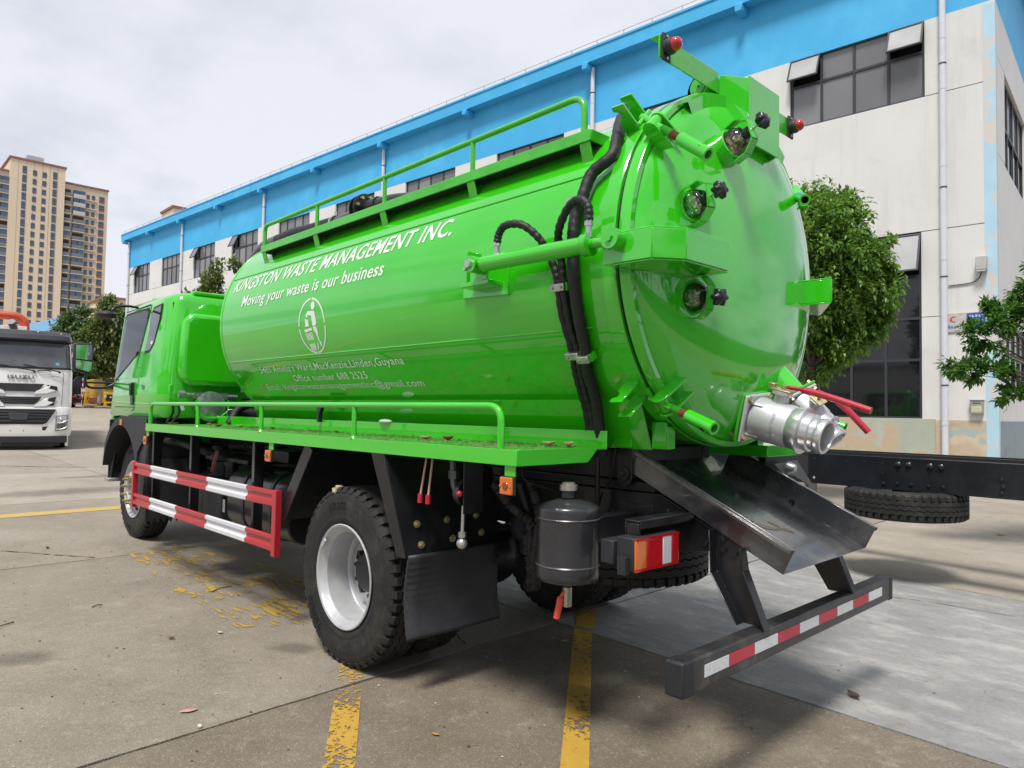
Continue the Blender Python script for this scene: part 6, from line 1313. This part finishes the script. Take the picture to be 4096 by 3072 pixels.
MB().py(vp_, -15.4, -13.45).build('body', YP, yt, bev=.08, seg=3); MB().add([V((64.33, y, z)) if z < 3 else V((64.68, y, z)) for y, z in ((-13.62, 2.82), (-15.23, 2.82), (-15.15, 3.55), (-13.7, 3.55))], [(0, 1, 2, 3)]).build('windscreen', GLASSD, yt, fix=False)
gq = MB().bx(63.96, 64.0, -15.2, -13.6, 1.8, 2.35).build('grille', GR, yt, bev=.01); MB().ball((63.95, -13.95, 2.12), .09, 12, 6).build('emblem', ZINC, gq); MB().bx(63.8, 64.0, -15.4, -13.45, 1.28, 1.72).build('bumper', YP, yt, bev=.05); MB().bx(63.78, 63.8, -15.1, -13.65, 1.35, 1.62).build('bumper_grille', GR, yt); MB().bx(63.93, 64.0, -13.62, -13.47, 2.1, 2.32).build('headlight', LENSW, yt)
for x in (65.2, 69): MB().cyl((x, -13.65, 1.55), (x, -13.42, 1.55), .36, seg=24).build('wheel', RUBD, yt)
LOG = pm('brown log', (.26, .19, .10), .85, 0, .3, 3)
for i, (a, b, r, lb) in enumerate((((63.6, -11.8, 1.32), (63.9, -12.9, 1.36), .16, 'thick pale log lying left of the far tree trunk'), ((63.2, -12.6, 1.26), (63.3, -14.0, 1.24), .11, 'long thin log lying across in front of the far tree trunk'))): tag(MB().tube([V(a), (V(a)+V(b))/2+V((0, 0, .05)), V(b)], r, 12).build('log', LOG, None), lb, 'log', 'logs by the far tree')
# ------------------------------------------------------------------ trees
def leafmat(name, c0, c1, c2, trans=.35):
    m, t, b, o = newmat(name); L = t.links.new; g = N(t, 'ShaderNodeNewGeometry'); r = N(t, 'ShaderNodeValToRGB'); e = r.color_ramp.elements
    e[0].position = 0; e[0].color = (*c0, 1); e[1].position = 1; e[1].color = (*c2, 1); k = e.new(.6); k.color = (*c1, 1)
    L(g.outputs['Random Per Island'], r.inputs[0]); L(r.outputs[0], b.inputs['Base Color']); b.inputs['Roughness'].default_value = .42
    tr_ = N(t, 'ShaderNodeBsdfTranslucent'); hs = N(t, 'ShaderNodeHueSaturation'); hs.inputs['Value'].default_value = 1.6; L(r.outputs[0], hs.inputs['Color']); L(hs.outputs[0], tr_.inputs['Color'])
    mx = N(t, 'ShaderNodeMixShader'); mx.inputs[0].default_value = trans; L(b.outputs[0], mx.inputs[1]); L(tr_.outputs[0], mx.inputs[2]); L(mx.outputs[0], o.inputs['Surface']); return m
LF1 = leafmat('camphor leaves', (.05, .125, .016), (.12, .245, .03), (.25, .39, .065)); LF2 = leafmat('shrub leaves', (.03, .10, .012), (.07, .19, .025), (.15, .30, .05)); LF3 = leafmat('far leaves', (.035, .075, .016), (.07, .135, .028), (.12, .19, .04), .25)
LF4 = leafmat('olive leaves', (.055, .09, .02), (.11, .16, .04), (.20, .23, .07), .3)
BARK = pm('bark', (.10, .08, .062), .9, 0, .35, 12, .8, 30); BARKW = pm('whitewashed bark', (.34, .32, .29), .9, 0, .25, 8, .6, 30)
def tree(label, base, rad, lobes, leaf, mat, nleaf, seed, limbs=True, bark=BARK, group=None, per=7, droop=.35, sprig=2.2, name='tree'):
    rr = random.Random(seed); t = thing(name, label, 'tree', base, group); base = V(base); top = V(lobes[0][0])
    fork_ = base.lerp(V((top.x, top.y, base.z+(top.z-base.z)*.55)), 1)
    m = MB(); P = [base-V((0, 0, .1)), base.lerp(fork_, .5)+V((rr.uniform(-1, 1), rr.uniform(-1, 1), 0))*rad*.5, fork_]
    m.tube(spline(P, 5), rad, 12, True, lambda q: rad*(1.15-.45*q)); m.build('trunk', bark, t, ang=60)
    if limbs:
        m = MB()
        for c, r in lobes:
            c = V(c)
            for k in range(5):
                e_ = c+V((rr.uniform(-.6, .6)*r[0], rr.uniform(-.6, .6)*r[1], rr.uniform(-.3, .7)*r[2])); mid = fork_.lerp(e_, .5)+V((rr.uniform(-.1, .1), rr.uniform(-.1, .1), .05*(e_-fork_).length))
                m.tube(spline([fork_, mid, e_], 4), rad*.4, 6, True, lambda q: rad*(.42-.36*q))
        o = m.build('limbs', bark, t, ang=60)
    vol = [r[0]*r[1]*r[2] for c, r in lobes]; tot = sum(v_**.7 for v_ in vol); vs = []; fs = []
    for (c, r), vl in zip(lobes, vol):
        ns_ = max(6, int(nleaf*vl**.7/tot/per)); c = V(c); clumps = []
        for k in range(max(8, ns_//24)):
            d = V((rr.gauss(0, 1), rr.gauss(0, 1), rr.gauss(0, 1))).normalized(); clumps.append((d, rr.uniform(.66, 1.14)))
        for k in range(ns_):
            d, q = rr.choice(clumps); d2 = (d+V((rr.gauss(0, .17), rr.gauss(0, .17), rr.gauss(0, .17)))).normalized(); q2 = q*rr.uniform(.55, 1.0)**.5
            p = c+V((d2.x*r[0], d2.y*r[1], d2.z*r[2]))*q2; ax = (d2+V((rr.uniform(-.5, .5), rr.uniform(-.5, .5), rr.uniform(-.3, .3)-droop))).normalized(); a = ax.orthogonal().normalized(); b = ax.cross(a)
            for j in range(per):
                w = 2*pi*j/per+rr.uniform(-.4, .4); out_ = (a*cos(w)+b*sin(w)); dl = (out_*rr.uniform(.5, 1)+ax*rr.uniform(.1, 1.1)+V((0, 0, -droop*rr.uniform(.2, 1)))).normalized(); l = leaf*rr.uniform(.65, 1.25)
                s0 = p+ax*leaf*sprig*(j/per-.5)+out_*leaf*.15; sd = dl.cross(V((rr.uniform(-.4, .4), rr.uniform(-.4, .4), 1))).normalized()*l*.23; up = sd.cross(dl).normalized()*l*.07
                n = len(vs); vs += [s0, s0+dl*l*.45+sd+up, s0+dl*l-up, s0+dl*l*.45-sd+up, s0+dl*l*.5-up*.5]; fs += [(n, n+1, n+4), (n+1, n+2, n+4), (n+2, n+3, n+4), (n+3, n, n+4)]
    m = MB(); m.v = vs; m.f = fs; m.m = [0]*len(fs); m.build('crown', mat, t, fix=False, ang=180)
    return t
tree('dense round green tree standing between the tank door and the factory wall', (1.55, -8.62, .03), .09, [((1.50, -8.60, 4.15), (1.0, 1.0, 1.22)), ((1.0, -9.12, 3.75), (.66, .66, .8)), ((1.15, -8.95, 3.05), (.62, .62, .62)), ((1.4, -8.7, 2.62), (.55, .55, .5)), ((1.75, -8.35, 3.3), (.75, .75, .8)), ((.85, -9.25, 3.25), (.35, .35, .45)), ((1.9, -8.2, 5.0), (.45, .45, .4)), ((1.15, -8.95, 4.95), (.32, .32, .35)), ((.72, -9.4, 4.1), (.3, .3, .4))], .098, LF1, 62000, 4)
tree('leafy tree reaching in at the right edge beside the factory corner', (-2.75, -7.4, -.04), .05, [((-2.45, -7.05, 2.95), (.62, .62, .62)), ((-2.12, -6.68, 2.62), (.40, .40, .45)), ((-2.0, -6.55, 3.0), (.28, .28, .28)), ((-2.25, -6.82, 3.3), (.36, .36, .30)), ((-1.72, -6.28, 2.62), (.26, .26, .22)), ((-1.50, -6.06, 2.38), (.18, .18, .2)), ((-1.32, -5.88, 2.08), (.16, .16, .12)), ((-1.60, -6.14, 1.98), (.20, .20, .16)), ((-1.80, -6.36, 1.72), (.20, .20, .12)), ((-2.1, -6.7, 2.0), (.3, .3, .3)), ((-2.45, -7.05, 2.0), (.4, .4, .4))], .078, LF2, 27000, 9, per=7, droop=.1)
tree('olive green tree rising behind the green cab against the factory', (18.4, -5.4, .34), .14, [((18.25, -5.45, 4.9), (.85, .85, 1.2)), ((18.8, -4.85, 4.4), (.75, .75, .8)), ((19.0, -4.6, 4.0), (.7, .7, .9)), ((17.9, -5.9, 4.4), (.7, .7, 1.0))], .15, LF4, 15000, 12, droop=.1)
tree('dark broad tree behind the white truck, left of the pale-trunked one', (72, -12.6, 1.33), .3, [((72, -12.9, 7.6), (2.0, 2.0, 3.0)), ((72.3, -11.8, 6.2), (1.6, 1.3, 2.2)), ((71.5, -13.6, 5.5), (1.5, 1.5, 2.2))], .40, LF3, 15000, 21)
tree('yellow-green tree with a pale whitewashed trunk at the end of the yard', (64.85, -13.1, 1.2), .26, [((65, -14.2, 8.2), (1.6, 1.6, 2.6)), ((65.2, -13.2, 6.6), (1.7, 1.5, 2.2)), ((64.6, -14.7, 6.0), (1.4, 1.5, 2.0)), ((65, -13.6, 5.3), (1.6, 1.8, 1.2))], .38, LF4, 17000, 22, bark=BARKW)
# things across the yard behind the photographer: they show only as reflections in the glossy paint
for i, (x, y, h, lb) in enumerate(((-23, 11, 11, 'broad tree beyond the yard, nearest the low shed'), (-25, 3, 13, 'tall dark tree in the middle of the far row'), (-24, -6, 10, 'small tree at the end of the far row'), (-18, 24, 11, 'round tree across the yard by the long shed'), (4, 40, 12, 'tall tree across the yard behind the long shed'), (26, 42, 11, 'leafy tree across the yard at the long shed end'))):
    tree(lb, (x, y, 0), .25, [((x, y, h*.62), (2.9, 2.9, h*.38)), ((x+.6, y-2.6, h*.46), (2.2, 2.2, h*.3)), ((x+.4, y+2.6, h*.42), (2.2, 2.2, h*.3))], .7, LF3, 2400, 40+i, limbs=False, group='trees across the yard')
sh = thing('shed', 'long pale shed across the yard opposite the trucks', 'shed', (0, 34, 0)); MB().bx(-14, 40, 32, 38, -.5, 5.5).build('wall', WALLW, sh); MB().bx(-14.3, 40.3, 31.7, 38.3, 5.52, 5.9).build('roof', flat('shed roof', (.12, .14, .16), .6), sh)
for k in range(9): MB().bx(-11+5.6*k, -8+5.6*k, 31.94, 31.99, .0, 3.6).build('shutter', flat('shutter grey', (.10, .11, .12), .5) if k == 0 else bpy.data.materials['shutter grey'], sh)
# ------------------------------------------------------------------ fallen leaves and litter
LFB = [pm('dry leaf brown', (.22, .11, .06), .7, 0, .3, 30), pm('dry leaf pink', (.50, .30, .23), .7, 0, .2, 30), pm('dry leaf dark', (.09, .05, .03), .7, 0, .3, 30), pm('yellow leaf', (.48, .27, .03), .6, 0, .2, 30), pm('pale scrap', (.55, .53, .48), .7)]
def leaf(p, L_, ang, mi, curl, label, flat_=False):
    vs = []; fs = []; n = 6
    for i in range(n+1):
        t = i/n; w = L_*.22*sin(pi*min(1, t*1.02))**.8+.0008
        for s in (-1, 0, 1): vs.append((L_*(t-.5), w*s, curl*L_*((2*t-1)**2*.6+abs(s)*.5*sin(pi*t))+.002))
    for i in range(n):
        for j in range(2): a = i*3+j; fs.append((a, a+3, a+4, a+1))
    o = MB().add(vs, fs).build('dry_leaf', LFB[mi], None, fix=False, ang=180); o.location = p; o.rotation_euler = (0, 0, R(ang)); md = o.modifiers.new('t', 'SOLIDIFY'); md.thickness = .0008
    tag(o, label, 'leaf', 'fallen leaves')
for x, y, z, L_, a, mi, c, lb in ((2.42, .93, 1.289, .11, 20, 0, .35, 'large curled brown leaf on the green platform behind the second rail post'), (2.28, .80, 1.289, .06, 60, 1, .5, 'small pink curled leaf lying behind the large brown one on the platform'), (1.78, .75, 1.289, .06, 110, 0, .4, 'small brown leaf near the kick plate in the middle of the platform'), (.85, .72, 1.289, .05, 20, 0, .5, 'thin brown leaf by the kick plate between the middle rail posts'),
    (-.30, .80, 1.289, .09, 10, 1, .35, 'flat pinkish brown leaf on the platform by the fourth rail post'), (-.48, .78, 1.289, .08, 80, 0, .6, 'upright curled brown leaf by the fourth rail post'), (-1.20, .72, 1.289, .07, 60, 1, .6, 'pale pink leaf against the kick plate left of the last one'), (-1.33, .72, 1.289, .075, 100, 1, .6, 'pale pink leaf at the very end of the platform'),
    (3.36, .98, 1.289, .10, 95, 1, .2, 'orange brown leaf at the front corner of the platform'), (2.95, .80, 1.289, .06, 30, 3, .5, 'yellowish leaf on the platform behind the first rail post')): leaf((x, y, z), L_, a, mi, c, lb)
for x, y, L_, a, mi, c, lb in ((-.07, 2.0, .085, 75, 1, .08, 'pink leaf lying flat on the tan slab above the long joint'), (1.03, 1.72, .05, 40, 0, .4, 'small brown leaf on the slab in front of the rear wheel'), (.95, 1.45, .045, 10, 4, .3, 'whitish leaf scrap on the slab nearest the rear wheel'), (4.35, 1.75, .06, 20, 2, .4, 'dark leaf on the slab left of the front wheel'), (-2.11, -.715, .10, -35, 2, .3, 'dark brown leaf alone on the grey slab behind the bumper'), (-1.35, -7.6, .12, 20, 3, .2, 'yellow leaf on the ground beyond the chassis'), (-1.02, 1.25, .04, 20, 3, .2, 'tiny yellow leaf between the two yellow lines'), (-.55, -.15, .06, 70, 1, .3, 'reddish leaf in the shade beside the slab corner')): leaf((x, y, gz(x)+.004), L_, a, mi, c, lb)
m = MB(); rr = random.Random(77)
for k in range(2600):
    x = rr.uniform(-1.42, 2.6)-abs(rr.gauss(0, .0)); y = .605+abs(rr.gauss(0, .16)) if rr.random() < .75 else rr.uniform(.61, 1.18)
    if y > 1.19: continue
    a = rr.uniform(0, pi); l = rr.uniform(.003, .012); w = rr.uniform(.0012, .003); d = V((cos(a), sin(a), 0)); e_ = V((-sin(a), cos(a), 0)); p = V((x, y, 1.2886+rr.uniform(0, .004))); m.mi = rr.choice((0, 0, 1, 1, 2)); m.add([p-d*l-e_*w, p+d*l-e_*w, p+d*l+e_*w+V((0, 0, .002)), p-d*l+e_*w], [(0, 1, 2, 3)])
tag(m.build('litter', [flat('litter brown', (.16, .10, .05), .8), flat('litter straw', (.40, .30, .15), .8), flat('litter dark', (.05, .035, .02), .8)], None, fix=False), 'fine brown leaf litter scattered along the green platform', 'litter', kind='stuff')
m = MB()
for k in range(900):
    x, y = rr.uniform(-2.6, 5), rr.uniform(-1.5, 3.2); a = rr.uniform(0, pi); l = rr.uniform(.002, .008); w = l*rr.uniform(.3, .8); d = V((cos(a), sin(a), 0)); e_ = V((-sin(a), cos(a), 0)); p = V((x, y, gz(x)+.003)); m.mi = rr.choice((0, 1, 2, 2)); h = l*.5
    m.add([p-d*l-e_*w, p+d*l-e_*w, p+d*l+e_*w, p-d*l+e_*w, p+V((0, 0, h))], [(0, 1, 4), (1, 2, 4), (2, 3, 4), (3, 0, 4)])
tag(m.build('grit', [flat('grit brown', (.20, .14, .09), .9), flat('grit pale', (.5, .46, .4), .9), flat('grit dark', (.07, .06, .05), .9)], None, fix=False), 'small stones and crumbs scattered over the concrete', 'grit', kind='stuff')
for i, (x, y, l, a, lb) in enumerate(((1.97, 2.38, .2, 130, 'thin dark twig on the slab at the left edge'), (2.05, 1.85, .07, 100, 'short dark twig in the middle of the tan slab'), (2.0, .95, .2, 105, 'thin dark stick on the paint traces under the guard'))): tag(MB().tube([V((x, y, gz(x)+.006)), V((x+l*.5*cos(R(a)), y+l*.5*sin(R(a)), gz(x)+.012)), V((x+l*cos(R(a+8)), y+l*sin(R(a+8)), gz(x)+.006))], .004, 6).build('twig', LFB[2], None), lb, 'twig')
tag(MB().obox((4.19, -.2, gz(4.19)+.012), (.06, .02, 0), (-.015, .045, 0), (0, 0, .008)).build('crushed_carton', pm('carton', (.35, .36, .36), .6, 0, .4, 40), None, bev=.004), 'small crushed carton lying behind the front wheel', 'carton')
tag(MB().ball((-.268, 2.02, gz(-.27)+.008), .014, 8, 6, (1, .8, .6)).build('pebble', LFB[4], None), 'white pebble stuck in the long slab joint', 'stone')
